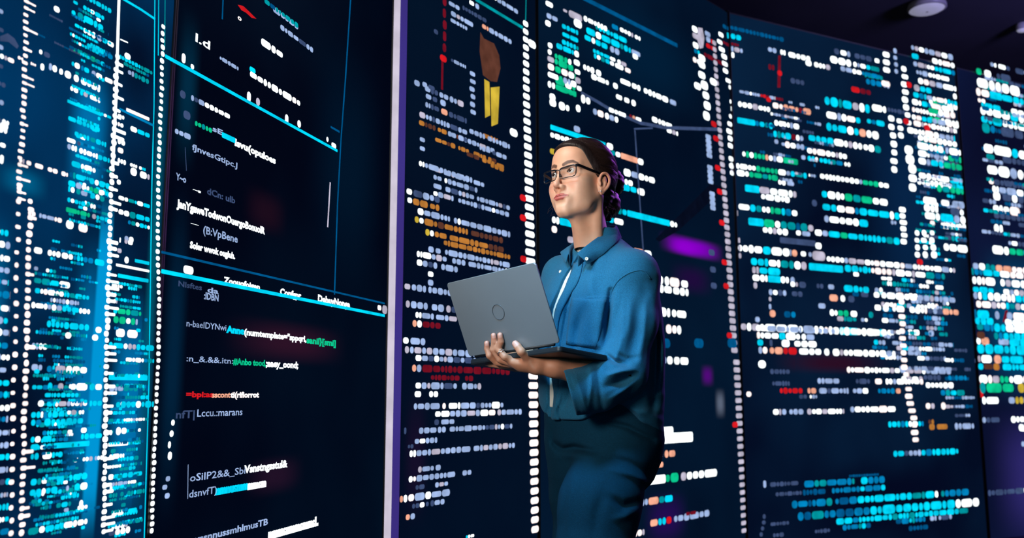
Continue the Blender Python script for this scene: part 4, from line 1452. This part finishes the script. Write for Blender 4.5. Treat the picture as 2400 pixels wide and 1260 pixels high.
def sleeve_core(P, g=0.0):
    d = chain(P, [A0, A1, A2], [.060 - g, .060 - g, .064 - g], .02)
    e = chain(P, [A2, A3, A4 + CUFD * .05], [.062 - g, .060 - g, .060 - g], .02)
    return smin(d, e, .03)
def wedge(b):
    z = b[:, 2]
    g = np.interp(z, [.80, 1.0, 1.18, 1.30, 1.375, 1.43], [.010, .012, .017, .012, .004, .020]).astype(np.float32)
    edge = np.interp(z, [.80, 1.08, 1.22, 1.32, 1.375], [-.046, -.046, -.028, -.008, .0]).astype(np.float32)
    return np.maximum(np.abs(b[:, 1] - (edge - g)) - g, -b[:, 0] + .02)
def shirt_body(b): return loft(b, SHIRT_T)
def shirt_sdf(P):
    b = w2b(P)
    d = shirt_body(b)
    # hem: higher at the sides, curved tails
    hem = np.interp(b[:, 0], [-.17, -.10, -.03, .04, .14], [.832, .850, .882, .905, .905]).astype(np.float32)
    hem = hem + .05 * smoothstep(np.abs(b[:, 1]), .05, .16) * smoothstep(b[:, 0], .02, .09)
    d = d - 1.5 * folds(P, FOLDS_BODY)
    dn = smin(d, ell(b, (.0, .140, 1.298), (.050, .046, .046)), .05)
    d = smax(dn, hem - b[:, 2], .006)
    fr = smoothstep(b[:, 0], .03, .07)
    # placket strip and its stitched edge, chest pocket
    l = b[:, 1]; z = b[:, 2]
    edge = np.interp(z, [.80, 1.08, 1.22, 1.32, 1.375], [-.046, -.046, -.028, -.008, .0]).astype(np.float32)
    d = d - .0018 * fr * (1 - smoothstep(l - edge, .027, .030)) * smoothstep(l - edge, -.004, 0)
    d = d + .0045 * fr * np.exp(-((l - edge - .031) / .0022) ** 2)
    pk = np.maximum(np.abs(l - .094) - .049, np.abs(z - 1.143) - .078)
    d = d - .0024 * fr * (1 - smoothstep(pk, -.001, .0015)); d = d + .0014 * fr * np.exp(-((pk + .005) / .0016) ** 2)
    d = d + .0012 * fr * np.exp(-((z - 1.190) / .0016) ** 2) * (pk < 0)
    w = wedge(b); inner = shirt_body(b) + .011
    d = smax(d, -smax(w, -inner, .003), .002)
    # far sleeve
    fs = chain(P, [b2w((0, -.145, 1.315)), SHR, ELR, ELR * .55 + WRR * .45, WRR], [.055, .058, .058, .050, .044], .02)
    fs = np.maximum(fs, (P - WRR.astype(np.float32)) @ vnorm(WRR - ELR).astype(np.float32))
    d = smin(d, fs, .03)
    d = smin(d, sleeve_sdf(P), .010)
    # neck hole
    nk = cap(P, at(1386, 560, 2.46), at(1392, 600, 2.47), .050, .046)
    d = smax(d, -nk, .006)
    return d
def sleeve_sdf(P):
    s = sleeve_core(P) - 1.6 * folds(P, FOLDS_SLEEVE)
    cut = (P - _t.astype(np.float32)) @ CN.astype(np.float32)
    b = w2b(P)
    s = smax(s, cut, .004)
    hol = np.maximum(chain(P, [A3 * .6 + A4 * .4, A4 + CUFD * .08], [.052, .0570]), -cut - .05)
    s = smax(s, -hol, .003)
    s = s + .0012 * np.exp(-((cut + .022) / .0018) ** 2)
    # armhole seam groove and a clean root
    return s
def tee_sdf(P):
    b = w2b(P); d = shirt_body(b) + .0095
    nk = cap(P, at(1372, 560, 2.40), at(1378, 612, 2.41), .050, .050)
    d = np.maximum(d, -nk)
    d = np.maximum(d, b[:, 2] - 1.395); edge = np.interp(b[:, 2], [.80, 1.08, 1.22, 1.32, 1.375], [-.046, -.046, -.028, -.008, .0]).astype(np.float32)
    return np.maximum(d, np.maximum(np.maximum(.935 - b[:, 2], .02 - b[:, 0]), np.abs(b[:, 1] - edge + .012) - .042))
TROU_T = [(1.00, -.002, .110, 0, .160), (.95, -.002, .130, 0, .170), (.90, -.008, .134, 0, .174), (.85, -.014, .132, 0, .174), (.80, -.014, .124, 0, .166), (.75, -.006, .108, 0, .150), (.70, .006, .08, 0, .11)]
NT = [(.018, .078, .84), (.092, .086, .70), (.122, .090, .56), (.110, .092, .44), (.060, .095, .26), (.036, .100, .085)]
FT = [(.000, -.086, .84), (-.010, -.088, .70), (-.020, -.090, .56), (-.030, -.092, .44), (-.070, -.095, .26), (-.098, -.095, .085)]
FOLDS_TR = [([(1300, 1040), (1320, 1052), (1345, 1048), (1400, 1058)], 7, -.010), ([(1310, 1070), (1345, 1066), (1400, 1072)], 9, .004), ([(1320, 1150), (1310, 1200), (1304, 1258)], 8, .003),
    ([(1412, 985), (1470, 1000), (1530, 1030)], 7, -.007), ([(1420, 1070), (1470, 1082), (1515, 1105)], 9, -.005), ([(1430, 1100), (1480, 1112), (1520, 1130)], 8, .005),
    ([(1430, 1165), (1460, 1185), (1492, 1176)], 10, -.008), ([(1440, 1215), (1465, 1210), (1482, 1200)], 9, .005), ([(1345, 1100), (1335, 1170), (1330, 1258)], 8, .003), ([(1300, 990), (1295, 1030), (1318, 1072)], 8, -.004),
    ([(1420, 1140), (1400, 1200), (1392, 1258)], 14, -.004)]
def trouser_sdf(P):
    b = w2b(P)
    d = loft(b, TROU_T, 2.2)
    d = smin(d, chain(b, FT, [.086, .082, .078, .078, .074, .078], .03), .03)
    n = chain(b, NT, [.096, .099, .094, .086, .078, .080], .03)
    d = smin(d, n, .016)
    d = d - 1.7 * folds(P, FOLDS_TR)
    return smax(d, .045 - b[:, 2], .004)
def shoe_sdf(f, sgn):
    def fn(P):
        b = w2b(P)
        d = chain(b, [(f[0] - .02, f[1], .045), (f[0] + .08, f[1] + .004 * sgn, .038), (f[0] + .155, f[1] + .008 * sgn, .028)], [.036, .040, .030], .02)
        d = smin(d, chain(b, [(f[0], f[1], .05), (f[0] - .005, f[1], .10)], [.036, .034], .01), .02)
        return smax(d, .001 - b[:, 2], .004)
    return fn

# hair
def hair_sdf(P):
    q = w2h(P); s = q.copy(); s[:, 0] = np.abs(s[:, 0])
    # hairline: forehead, temple, in front of the ear, behind the ear
    yh = np.interp(q[:, 2], [-.08, -.034, -.022, -.010, .004, .020, .036, .048, .056, .063, .072, .085], [-.040, -.036, -.014, .012, .026, .038, .048, .054, .060, .070, .10, .3]).astype(np.float32)
    yh = yh + .0008 * np.sin(q[:, 0] * 260)
    d = skull(s) - .0012 - .0058 * smoothstep(yh - q[:, 1], -.002, .022) - .004 * smoothstep(q[:, 1], .03, -.05)
    d = smax(d, (q[:, 1] - yh) * .7, .004)
    d = smax(d, -ear(s) - .002, .003) if False else d
    nape = cap(s, (0.022, -.058, -.040), (0.018, -.066, -.074), .034, .020)
    d = smin(d, nape, .02)
    r = np.arctan2(q[:, 0], q[:, 2] + .02)
    d = d - .0008 * np.sin(r * 30 + q[:, 1] * 14) * smoothstep(q[:, 1], .05, .0)
    # two coils of the low bun
    c1 = np.array([0.004, -.123, .018]); c2 = np.array([.006, -.100, -.046])
    for c, rr, n in ((c1, (.037, .034, .040), 13), (c2, (.040, .036, .042), 11)):
        e = ell(q, c, rr); a = np.arctan2(q[:, 0] - c[0], q[:, 2] - c[2]); rad = np.hypot(q[:, 0] - c[0], q[:, 2] - c[2])
        e = e - .0028 * np.sin(a * 2 + rad * 330) - .0012 * np.sin(a * n)
        d = smin(d, e, .010)
    return d

# ------------------------------------------------------------------ materials of the figure
M_SKIN = mat('skin', tuple(SKIN), 0.46, attr='tint', sss=.12, bump=.10, bscale=1400, vary=.04, vscale=60)
M_HAIR = mat('dark_hair', srgb(30, 19, 20), 0.5, spec=.4, bump=.5, bscale=260, stretch=(1, 1, .25), vary=.35, vscale=90)
M_SHIRT = mat('blue_cotton', srgb(30, 102, 140), 0.85, spec=.2, bump=.7, bscale=700, vary=.22, vscale=420, sheen=.06)
M_TROU = mat('dark_teal_cloth', srgb(15, 60, 86), 0.95, spec=.1, bump=.7, bscale=700, vary=.18, vscale=380)
M_TEE = mat('white_cotton', srgb(225, 225, 218), 0.9, bump=.3, bscale=900, vary=.05)
M_BTN = mat('white_button', srgb(225, 222, 212), .35, vary=.05)
M_SHOE = mat('dark_leather', (0.01, .012, .016), .4, bump=.2, vary=.15)
M_STEEL = mat('silver', (.8, .8, .82), .18, metal=1, vary=.05)

person = empty('person', (BO[0], BO[1], 0), label='woman in a blue shirt and glasses holding an open laptop, looking up to the left', cat='person')
cols = lambda V: np.tile(SKIN, (len(V), 1))
FINE = float(1.0)
def bounds(pts, pad):
    p = np.array(pts); return p.min(0) - pad, p.max(0) + pad
hp = surface(head_sdf, HO - np.array([.15, .15, .19]), HO + np.array([.15, .15, .14]), .00145 * FINE)
hp = (hp[0], hp[1], head_color(hp[0]))
lo, hi = bounds(idx + mid + rin + lit + thu + [WR, ELB], .045)
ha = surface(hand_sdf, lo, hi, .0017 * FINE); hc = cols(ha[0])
for tipc in (idx, mid, rin, thu, lit):
    w = np.exp(-(np.linalg.norm(ha[0] - tipc[-1], axis=1) / .012) ** 2); hc = hc + (np.array(srgb(226, 150, 132)) - hc) * (w * .6)[:, None]
hc = hc * np.array([.76, .64, .60])  # near hand's skin made darker for its weaker light, and redder
for tipc, rr in ((idx, .0045), (mid, .0045), (rin, .0042), (thu, .0056)):          # finger nails
    ax_ = vnorm(tipc[-1] - tipc[-2]); nc = tipc[-1] + vnorm(CAMP - tipc[-1]) * .0078; dv = ha[0] - nc; al = dv @ ax_; sd = np.linalg.norm(dv - al[:, None] * ax_, axis=1)
    w = np.clip(1.4 - np.maximum(np.abs(al) / (rr * 1.25), sd / rr), 0, .4) / .4; hc = hc + (np.array(srgb(226, 176, 166)) - hc) * (w * .8)[:, None]
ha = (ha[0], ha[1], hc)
lo, hi = bounds([HR, WRR, ELR], .12)
hb = surface(far_hand_sdf, lo, hi, .003); hb = (hb[0], hb[1], cols(hb[0]))
lo = b2w((0, 0, 0)) - np.array([.42, .42, .02]); hi = b2w((0, 0, 1.45)) + np.array([.42, .42, .0])
un = surface(under_sdf, lo, hi, .009); un = (un[0], un[1], cols(un[0]))
V, Q, Cc = join([hp, ha, hb, un])
mesh_obj('body', V, Q, M_SKIN, person, True, colors=Cc)
V, Q = surface(hair_sdf, HO - np.array([.17, .19, .14]), HO + np.array([.19, .19, .16]), .0019)
hair = mesh_obj('hair', V, Q, M_HAIR, person, True, label='dark brown hair pinned up in a low bun')
V, Q = surface(shirt_sdf, lo * [1, 1, 0] + [0, 0, .80], hi * [1, 1, 0] + [0, 0, 1.46], .0027)
shirt = mesh_obj('shirt', V, Q, M_SHIRT, person, True, label='blue button-down shirt worn open over white')
V, Q = surface(tee_sdf, lo * [1, 1, 0] + [0, 0, .85], hi * [1, 1, 0] + [0, 0, 1.42], .004)
mesh_obj('undershirt', V, Q, M_TEE, person, True, label='white undershirt')
V, Q = surface(trouser_sdf, lo * [1, 1, 0] + [0, 0, .03], hi * [1, 1, 0] + [0, 0, 1.02], .0036)
mesh_obj('trousers', V, Q, M_TROU, person, True, label='loose dark teal trousers')
for f, sg in ((NL[-1], 1), (FL[-1], -1)):
    c = b2w((f[0] + .06, f[1], .05))
    V, Q = surface(shoe_sdf(f, sg), c - np.array([.17, .17, .055]), c + np.array([.17, .17, .11]), .004)
    mesh_obj('shoe', V, Q, M_SHOE, person, True)
# ------------------------------------------------------------------ helpers for fitted details
def hit_surface(fn, px, py, y0=2.0, y1=2.8):
    d = ray(px, py); d = d / np.linalg.norm(d); t = y0 / d[1]; n = 0
    while t * d[1] < y1 and n < 400:
        v = float(fn((CAMP + d * t)[None].astype(np.float32))[0])
        if v < .0004: break
        t += max(v * .8, .0005); n += 1
    return CAMP + d * t
def catmull(pts, n):
    P = [np.asarray(p, float) for p in pts]; P = [2 * P[0] - P[1]] + P + [2 * P[-1] - P[-2]]; out = []
    for i in range(1, len(P) - 2):
        for k in range(n):
            t = k / n; a, b, c, d = P[i - 1], P[i], P[i + 1], P[i + 2]
            out.append(.5 * ((2 * b) + (-a + c) * t + (2 * a - 5 * b + 4 * c - d) * t * t + (-a + 3 * b - 3 * c + d) * t ** 3))
    out.append(P[-2]); return out
def sheet(rows, name, m, parent, th, **k):
    n = len(rows[0]); V = [p for r in rows for p in r]
    Fc = [(i * n + j, i * n + j + 1, (i + 1) * n + j + 1, (i + 1) * n + j) for i in range(len(rows) - 1) for j in range(n - 1)]
    o = mesh_obj(name, V, Fc, m, parent, True, **k)
    md = o.modifiers.new('thickness', 'SOLIDIFY'); md.thickness = th; md.offset = 0
    return o
def button(P, n, r, name, parent):
    n = vnorm(n); a = vnorm(np.cross(n, [0, 0, 1.0])); b = np.cross(n, a); g = Geo(); N_ = 16
    V = []; Fc = []
    for rr, h in ((r * .2, .0004), (r * .62, .0004), (r * .72, .0012), (r * .95, .0012), (r, .0006), (r, -.0008)):
        for k in range(N_): V.append(P + (a * math.cos(2 * math.pi * k / N_) + b * math.sin(2 * math.pi * k / N_)) * rr + n * h)
    for i in range(5):
        for k in range(N_): Fc.append((i * N_ + k, i * N_ + (k + 1) % N_, (i + 1) * N_ + (k + 1) % N_, (i + 1) * N_ + k))
    Fc.append(tuple(range(N_)))
    mesh_obj(name, V, Fc, M_BTN, parent, True)

# ------------------------------------------------------------------ collar
top = [(1333, 596, 2.425), (1334, 585, 2.455), (1341, 572, 2.495), (1374, 550, 2.540), (1418, 533, 2.550), (1443, 529, 2.515), (1436, 536, 2.455), (1402, 557, 2.400), (1376, 576, 2.368), (1354, 594, 2.352)]
low = [(1327, 617, 2.420), (1316, 598, 2.455), (1318, 588, 2.500), (1362, 575, 2.570), (1424, 560, 2.590), (1455, 556, 2.545), (1449, 562, 2.455), (1422, 588, 2.392), (1400, 605, 2.365), (1378, 619, 2.345)]
T3 = [at(*q) for q in top]; L3 = [at(*q) for q in low]
for i in (6, 7, 8, 9, 0, 1):
    s_ = hit_surface(shirt_sdf, low[i][0], low[i][1]); d = ray(low[i][0], low[i][1])
    y = min(low[i][2], s_[1] - .005); L3[i] = CAMP + d * (y / d[1])
NCX = at(1388, 575, 2.465)
def inw(p, k, dz): 
    v = NCX - p; v[2] = 0; return p + vnorm(v) * k + UPV * dz
S3_ = [inw(p, .004, -.034) for p in T3]
M3 = [inw((a * .55 + b * .45), -.0015, .0) for a, b in zip(T3, L3)]
rows = [catmull(r, 6) for r in (S3_, [inw(p, .0035, -.004) for p in T3], [p + UPV * .0015 for p in T3], [inw(p, -.003, -.002) for p in T3], M3, L3)]
sheet(rows, 'collar', M_SHIRT, shirt, .0020)
C9 = (L3[9] * .72 + T3[9] * .28 + M3[8] * 0); bp = hit_surface(shirt_sdf, 1374, 604)
d = ray(1375, 606); cp = CAMP + d * ((C9[1] - .006) / d[1]); button(cp, CAMP - cp + np.array([-.4, 0, .2]), .0048, 'button', shirt)
for (x, y) in ((1313, 636), (1347, 634)):
    p = hit_surface(shirt_sdf, x, y); button(p, Fb * 1.0 + UPV * .2, .0045, 'button', shirt)
# turned placket strip and chest pocket laid on the shirt
def laid(name, cols_, lift, th, nr=5):
    rows = []
    for j in range(nr + 1):
        k = j / nr; row = []
        for (x0, y0, x1, y1) in cols_:
            p = hit_surface(shirt_sdf, x0 + (x1 - x0) * k, y0 + (y1 - y0) * k); row.append(p + vnorm(CAMP - p) * lift)
        rows.append(row)
    return sheet([[r[i] for r in rows] for i in range(len(rows[0]))], name, M_SHIRT, shirt, th)
laid('placket', [tuple(v) for v in catmull([np.array(q, float) for q in ((1345, 616, 1366, 616), (1340, 634, 1361, 640), (1332, 656, 1352, 664), (1320, 684, 1334, 696), (1306, 714, 1317, 728), (1299, 742, 1309, 754), (1297, 770, 1306, 782))], 3)], .0030, .0040)
laid('pocket', [tuple(v) for v in catmull([np.array(q, float) for q in ((1340, 697, 1421, 703), (1336, 720, 1418, 727), (1332, 750, 1412, 758), (1329, 780, 1404, 790), (1327, 806, 1396, 816))], 3)], .0012, .0022, 10)
# stitched armhole seam: a thin welt running over the shoulder
seam = [hit_surface(lambda P: np.minimum(shirt_sdf(P), sleeve_sdf(P)), x, y) + vnorm(CAMP - BO) * .0002 for x, y in catmull2([(1428, 705), (1440, 672), (1462, 647), (1492, 634), (1518, 637), (1527, 662)], 5)] if 'catmull2' in globals() else None
if seam is None:
    pts2 = [(float(p[0]), float(p[1])) for p in catmull([(1428, 712, 0), (1434, 682, 0), (1450, 656, 0), (1478, 638, 0), (1508, 634, 0), (1526, 655, 0)], 5)]
    seam = [hit_surface(lambda P: np.minimum(shirt_sdf(P), sleeve_sdf(P)), x, y) for x, y in pts2]
Geo().add(tube_geo(seam, .0017, 6)).obj('armhole_seam', M_SHIRT, shirt, True)

# ------------------------------------------------------------------ eyes, earrings
M_EYE = [mat('eye_white', srgb(222, 214, 210), .15, coat=.6, vary=.02), mat('iris', srgb(62, 40, 28), .2, coat=.8, vary=.3, vscale=600), mat('pupil', (.004, .004, .005), .1, coat=1.0, vary=.02)]
for sx in (1, -1):
    c = h2w((EYE[0] * sx, EYE[1] + .0002, EYE[2])); g = vnorm(h2w((-.10, 1.0, .14)) - HO); a = vnorm(np.cross(g, UPV)); b = np.cross(a, g)
    angs = [0.001, .10, .17, .30, .49, .60, .9, 1.2, 1.6, 2.1, 2.6, 3.1]; V = []; Fc = []; Mi = []; N_ = 28
    for th in angs:
        rr = .0131 + (.0006 * math.cos(th / .5 * 1.57) if th < .5 else 0)
        for k in range(N_):
            q = 2 * math.pi * k / N_; V.append(c + (g * math.cos(th) + (a * math.cos(q) + b * math.sin(q)) * math.sin(th)) * rr)
    for i in range(len(angs) - 1):
        for k in range(N_): Fc.append((i * N_ + k, (i + 1) * N_ + k, (i + 1) * N_ + (k + 1) % N_, i * N_ + (k + 1) % N_)); Mi.append(2 if i < 2 else 1 if i < 4 else 0)
    mesh_obj('eye', V, Fc, M_EYE, person, True, Mi)
def ball(c, r, n=10):
    V = []; Fc = []
    for i in range(n + 1):
        for k in range(n * 2):
            a, q = math.pi * i / n, math.pi * k / n; V.append(c + r * np.array([math.sin(a) * math.cos(q), math.sin(a) * math.sin(q), math.cos(a)]))
    for i in range(n):
        for k in range(n * 2): k2 = (k + 1) % (n * 2); Fc.append((i * n * 2 + k, (i + 1) * n * 2 + k, (i + 1) * n * 2 + k2, i * n * 2 + k2))
    return V, Fc
for x, y in ((1403.5, 447.5), (1408.5, 448)):
    p = hit_surface(head_sdf, x, y, 2.2, 2.6); Geo().add(ball(p, .0021)).obj('earring', M_STEEL, person, True, label='small silver stud')

# ------------------------------------------------------------------ combed strands of hair
def project(fn, P, n=5, off=0.0):
    P = P.astype(np.float32)
    for _ in range(n):
        d = fn(P) - off; e = .0015
        G = np.stack([fn(P + np.eye(3, dtype=np.float32)[i] * e) - fn(P - np.eye(3, dtype=np.float32)[i] * e) for i in range(3)], 1) / (2 * e)
        G /= (np.linalg.norm(G, axis=1, keepdims=True) + 1e-6); P = P - G * d[:, None] * .8
    return P
R_ = np.random.RandomState(5); NS, NP = 700, 16
zs = np.array([-.006, .006, .022, .038, .054, .066, .078]); ys = np.array([.006, .012, .018, .028, .038, .046, .056]); xs = np.array([.070, .070, .066, .060, .050, .036, .0])
u_ = R_.uniform(0, 6, NS); side = np.where(R_.rand(NS) < .62, 1, -1)
st = np.stack([np.interp(u_, range(7), xs) * side + R_.normal(0, .002, NS), np.interp(u_, range(7), ys) - R_.uniform(0, .05, NS) ** 1.3 * (u_ > 0), np.interp(u_, range(7), zs) + R_.normal(0, .002, NS)], 1)
en = np.stack([R_.normal(.004, .012, NS), R_.uniform(-.112, -.100, NS), R_.uniform(-.03, .03, NS)], 1)
tt = np.linspace(0, 1, NP)[None, :, None]
Pq = st[:, None] * (1 - tt) + en[:, None] * tt + np.array([0, 0, .02]) * np.sin(np.pi * tt) * (st[:, None, 2:3] > .02)
Pq[..., 0] += np.sin(np.pi * tt[..., 0]) * side[:, None] * .05
Pw = HO + ((Pq.reshape(-1, 3) * [1, 1, HZS]) @ RH)
Pw = project(hair_sdf, Pw, 6, .0003).reshape(NS, NP, 3).astype(float)
g = Geo()
for i in range(NS): g.add(tube_geo(list(Pw[i]), [.00018] + [.0006 + .0006 * R_.rand()] * (NP - 2) + [.0002], 4, False))
for c1, rr, n in (((0.004, -.123, .018), .038, 46), ((.006, -.100, -.046), .040, 60)):       # windings of the bun
    for j in range(n):
        a0 = R_.uniform(0, 6.28); r0 = R_.uniform(.35, 1.15) * rr; arc = R_.uniform(1.2, 2.6); k = np.linspace(0, 1, 12)
        P = np.stack([c1[0] + np.sin(a0 + arc * k) * r0 * (1 - .25 * k), c1[1] - .03 + 0 * k, c1[2] + np.cos(a0 + arc * k) * r0 * (1 - .25 * k)], 1)
        P = project(hair_sdf, HO + (P * [1, 1, HZS]) @ RH, 7, .0003).astype(float)
        g.add(tube_geo(list(P), [.0002] + [.0006] * 10 + [.0002], 4, False))
for j in range(34):                                                        # loose wisps
    k = R_.randint(4); b0 = [(0.03, .045, .070), (.062, .018, .015), (.055, -.05, -.075), (.02, -.11, .03)][k]
    p0 = np.array(b0) + R_.normal(0, .006, 3); v = [(.2, .6, .5), (.5, .6, -.5), (.4, -.2, -.8), (.2, -.6, .6)][k] + R_.normal(0, .5, 3); w = R_.normal(0, .7, 3); L = R_.uniform(.008, .022)
    pts = [h2w(p0 + v * L * t + w * L * t * t) for t in np.linspace(0, 1, 7)]
    pts[0] = project(hair_sdf, pts[0][None], 4)[0].astype(float)
    g.add(tube_geo(pts, [.00022] * 6 + [.0001], 3, False))
for x, y, dx, dy in ((1292, 470, -4, 26), (1295, 478, -8, 22), (1290, 486, 6, 18), (1302, 497, -10, 10)):   # curls beyond the far cheek
    g.add(tube_geo([at(x + dx * t + 4 * math.sin(5 * t), y + dy * t, 2.49) for t in np.linspace(0, 1, 9)], .0003, 3, False))
M_STR = mat('hair_strand_brown', srgb(44, 29, 27), .42, spec=.5, vary=.3, vscale=300)
g.obj('hair_strands', M_STR, hair, True)

# ------------------------------------------------------------------ glasses
M_FRAME = mat('black_acetate', (.006, .006, .009), .18, coat=.5, vary=.05)
def lens_mat():
    m = bpy.data.materials.new('spectacle_glass'); m.use_nodes = True; nt = m.node_tree; N = nt.nodes; Lk = nt.links
    N.remove(N['Principled BSDF']); t = N.new('ShaderNodeBsdfTransparent'); t.inputs[0].default_value = (.96, .98, 1, 1)
    gl = N.new('ShaderNodeBsdfGlossy'); gl.inputs['Roughness'].default_value = .02; gl.inputs[0].default_value = (.8, .92, 1, 1)
    f = N.new('ShaderNodeLayerWeight'); f.inputs[0].default_value = .22; mx = N.new('ShaderNodeMixShader')
    Lk.new(f.outputs['Facing'], mx.inputs[0]); Lk.new(t.outputs[0], mx.inputs[1]); Lk.new(gl.outputs[0], mx.inputs[2]); Lk.new(mx.outputs[0], N['Material Output'].inputs['Surface'])
    return m
M_GLASS = lens_mat()
gc = h2w((0, .095, 0)); glasses = empty('eyeglasses', tuple(gc), label='black rectangular eyeglasses on the woman\'s nose', cat='eyeglasses')
fr = Geo()
for sx in (1, -1):
    c = np.array([.0318, .0950, -.0085]); wr = math.radians(9); loop = []
    for k in range(40):
        a = 2 * math.pi * k / 40; ca, sa = math.cos(a), math.sin(a); e = .38
        lx = .0262 * math.copysign(abs(ca) ** e, ca); lz = .0150 * math.copysign(abs(sa) ** e, sa) * (1 - .08 * (lx < 0)); 
        loop.append(h2w(((c[0] + lx * math.cos(wr)) * sx, c[1] - (lx + .01) * math.sin(wr) * 1.0, c[2] + lz + lx * .05)))
    rad = [.0021 if 2 < k < 18 else .0013 for k in range(40)]
    fr.add(tube_geo(loop + [loop[0]], rad + [rad[0]], 8, False))
    cen = sum(loop) / 40; fw = vnorm(h2w((0, 1, 0)) - HO) * .0009
    V = [cen + fw] + [p + fw * .2 for p in loop]
    Fc = [(0, 1 + k, 1 + (k + 1) % 40) for k in range(40)]
    mesh_obj('lens', V, Fc, M_GLASS, glasses, True)
    tp = [h2w((x * sx, y, z)) for x, y, z in ((.0570, .0905, .0040), (.0625, .0855, .0045), (.0665, .060, .0025), (.0725, .030, -.0005), (.0765, .004, -.004), (.0780, -.010, -.007))]
    tp = catmull(tp, 4); u2 = vnorm(h2w((0, 0, 1)) - HO); s2 = vnorm(h2w((1, 0, 0)) - HO); V = []; Fc = []
    for i, p in enumerate(tp):
        hh = .0042 - .0012 * i / len(tp)
        for a, b in ((-1, -1), (1, -1), (1, 1), (-1, 1)): V.append(p + s2 * a * .0012 + u2 * b * hh)
    for i in range(len(tp) - 1):
        for k in range(4): Fc.append((i * 4 + k, i * 4 + (k + 1) % 4, i * 4 + 4 + (k + 1) % 4, i * 4 + 4 + k))
    Fc += [(3, 2, 1, 0), tuple(len(tp) * 4 - 4 + k for k in range(4))]
    mesh_obj('temple', V, Fc, M_FRAME, glasses)
fr.add(tube_geo(catmull([h2w(p) for p in ((-.0078, .0985, -.003), (-.004, .1010, -.0005), (0, .1018, 0), (.004, .1010, -.0005), (.0078, .0985, -.003))], 4), .0016, 8))
for sx in (1, -1): fr.add(tube_geo([h2w((.0075 * sx, .0975, -.010)), h2w((.0078 * sx, .0945, -.0135)), h2w((.0088 * sx, .0925, -.018))], .0013, 6))
fr.obj('frame', M_FRAME, glasses, True)

# ------------------------------------------------------------------ laptop
M_ALU = mat('laptop_grey_metal', srgb(142, 152, 164), .38, metal=.5, spec=.5, bump=.04, bscale=1600, vary=.03)
M_DARK = mat('laptop_dark_metal', srgb(34, 40, 48), .45, metal=.3, vary=.05)
M_KEY = mat('laptop_keys', (.012, .012, .015), .6, vary=.1); M_LOGO = mat('logo_dark', srgb(62, 70, 80), .35, vary=.05)
M_LCD = mat('laptop_display', (.01, .01, .012), .2, emit=srgb(120, 160, 190), estr=.5, vary=.1)
laptop = empty('laptop', tuple((LBL + LBR) / 2), label='open grey laptop held on the woman\'s hand', cat='laptop')
def rslab(O, u, v, n, w, h, r, t0, t1, taper=0.0):
    """rounded slab: u,v span, thickness along n from t0 to t1"""
    pts = []; N_ = 6
    for cx, cy, a0 in ((w - r, h - r, 0), (r, h - r, 90), (r, r, 180), (w - r, r, 270)):
        for k in range(N_ + 1):
            a = math.radians(a0 + 90 * k / N_); pts.append((cx + r * math.cos(a), cy + r * math.sin(a)))
    n_ = len(pts); c = (w / 2, h / 2); V = []
    for t, ins in ((t0, .0012 + taper), (t0 + (t1 - t0) * .25, .0003), (t0 + (t1 - t0) * .75, 0), (t1, .0012)):
        for x, y in pts:
            k = 1 - ins / (w / 2); k2 = 1 - ins / (h / 2); V.append(O + u * (c[0] + (x - c[0]) * k) + v * (c[1] + (y - c[1]) * k2) + n * t)
    Fc = [tuple(range(n_ - 1, -1, -1)), tuple(3 * n_ + k for k in range(n_))]
    for i in range(3):
        for k in range(n_): Fc.append((i * n_ + k, i * n_ + (k + 1) % n_, (i + 1) * n_ + (k + 1) % n_, (i + 1) * n_ + k))
    return V, Fc
lidO = Geo().add(rslab(LBL + lu * .003, ld, lu, ln, LW, LHH - .003, .008, -.0055, 0)).obj('lid', M_ALU, laptop)
c = lid(1168, 731, .0003); rx = np.linalg.norm(lid(1180, 729, 0) - lid(1168, 731, 0)) * 1.08
ring_ = [c + (ld * math.cos(a) + lu * math.sin(a)) * rx for a in np.linspace(0, 2 * math.pi, 49)]
Geo().add(tube_geo(ring_, .0009, 6, False)).obj('round_logo', M_LOGO, lidO, True, label='thin dark ring logo')
sc = mesh_obj('laptop_screen', *rslab(LBL + ld * .008 + lu * .014 - ln * .0060, ld, lu, ln, LW - .016, LHH - .024, .004, -.0006, .0002), M_LCD, lidO)
bn = vnorm(np.cross(ld, lb)); bn = bn if bn[2] > 0 else -bn
bO = LBL - bn * .0050
base = Geo().add(rslab(bO, ld, lb, -bn, LW, LDD, .010, -.0005, .0125)).obj('base', M_DARK, laptop)
Geo().add(tube_geo([LBL + ld * .02 + lu * .001 - ln * .004, LBR - ld * .02 + lu * .001 - ln * .004], .0042, 10)).obj('hinge', M_DARK, laptop, True)
kg = Geo()
for r in range(6):
    for k in range(14): kg.add(box_geo(bO + ld * (.022 + k * (LW - .044) / 14 + .008) + lb * (.022 + r * .0165) + bn * .0012, ((LW - .044) / 14 - .003, .0135, .0014), np.array([ld, lb, bn])))
kg.obj('keyboard', M_KEY, base); 
Geo().add(rslab(bO + ld * (LW / 2 - .05) + lb * (LDD - .075), ld, lb, bn, .10, .062, .004, 0, .0012)).obj('touchpad', M_ALU, base)

# ------------------------------------------------------------------ ring
rc = idx[1] * .45 + idx[2] * .55 ; ra = vnorm(idx[2] - idx[1])
e1 = vnorm(np.cross(ra, UPV)); e2 = np.cross(ra, e1); g = Geo()
rr_ = .0106
for ph in (0, math.pi):
    g.add(tube_geo([rc + (e1 * math.cos(a) + e2 * math.sin(a)) * rr_ + ra * .0030 * math.sin(2 * a + ph) for a in np.linspace(0, 2 * math.pi, 41)], .0007, 6, False))
ro = mesh_obj('finger_ring', np.array(g.V) , g.F, M_STEEL, None, True, label='thin silver twisted ring on a finger under the laptop', cat='ring')
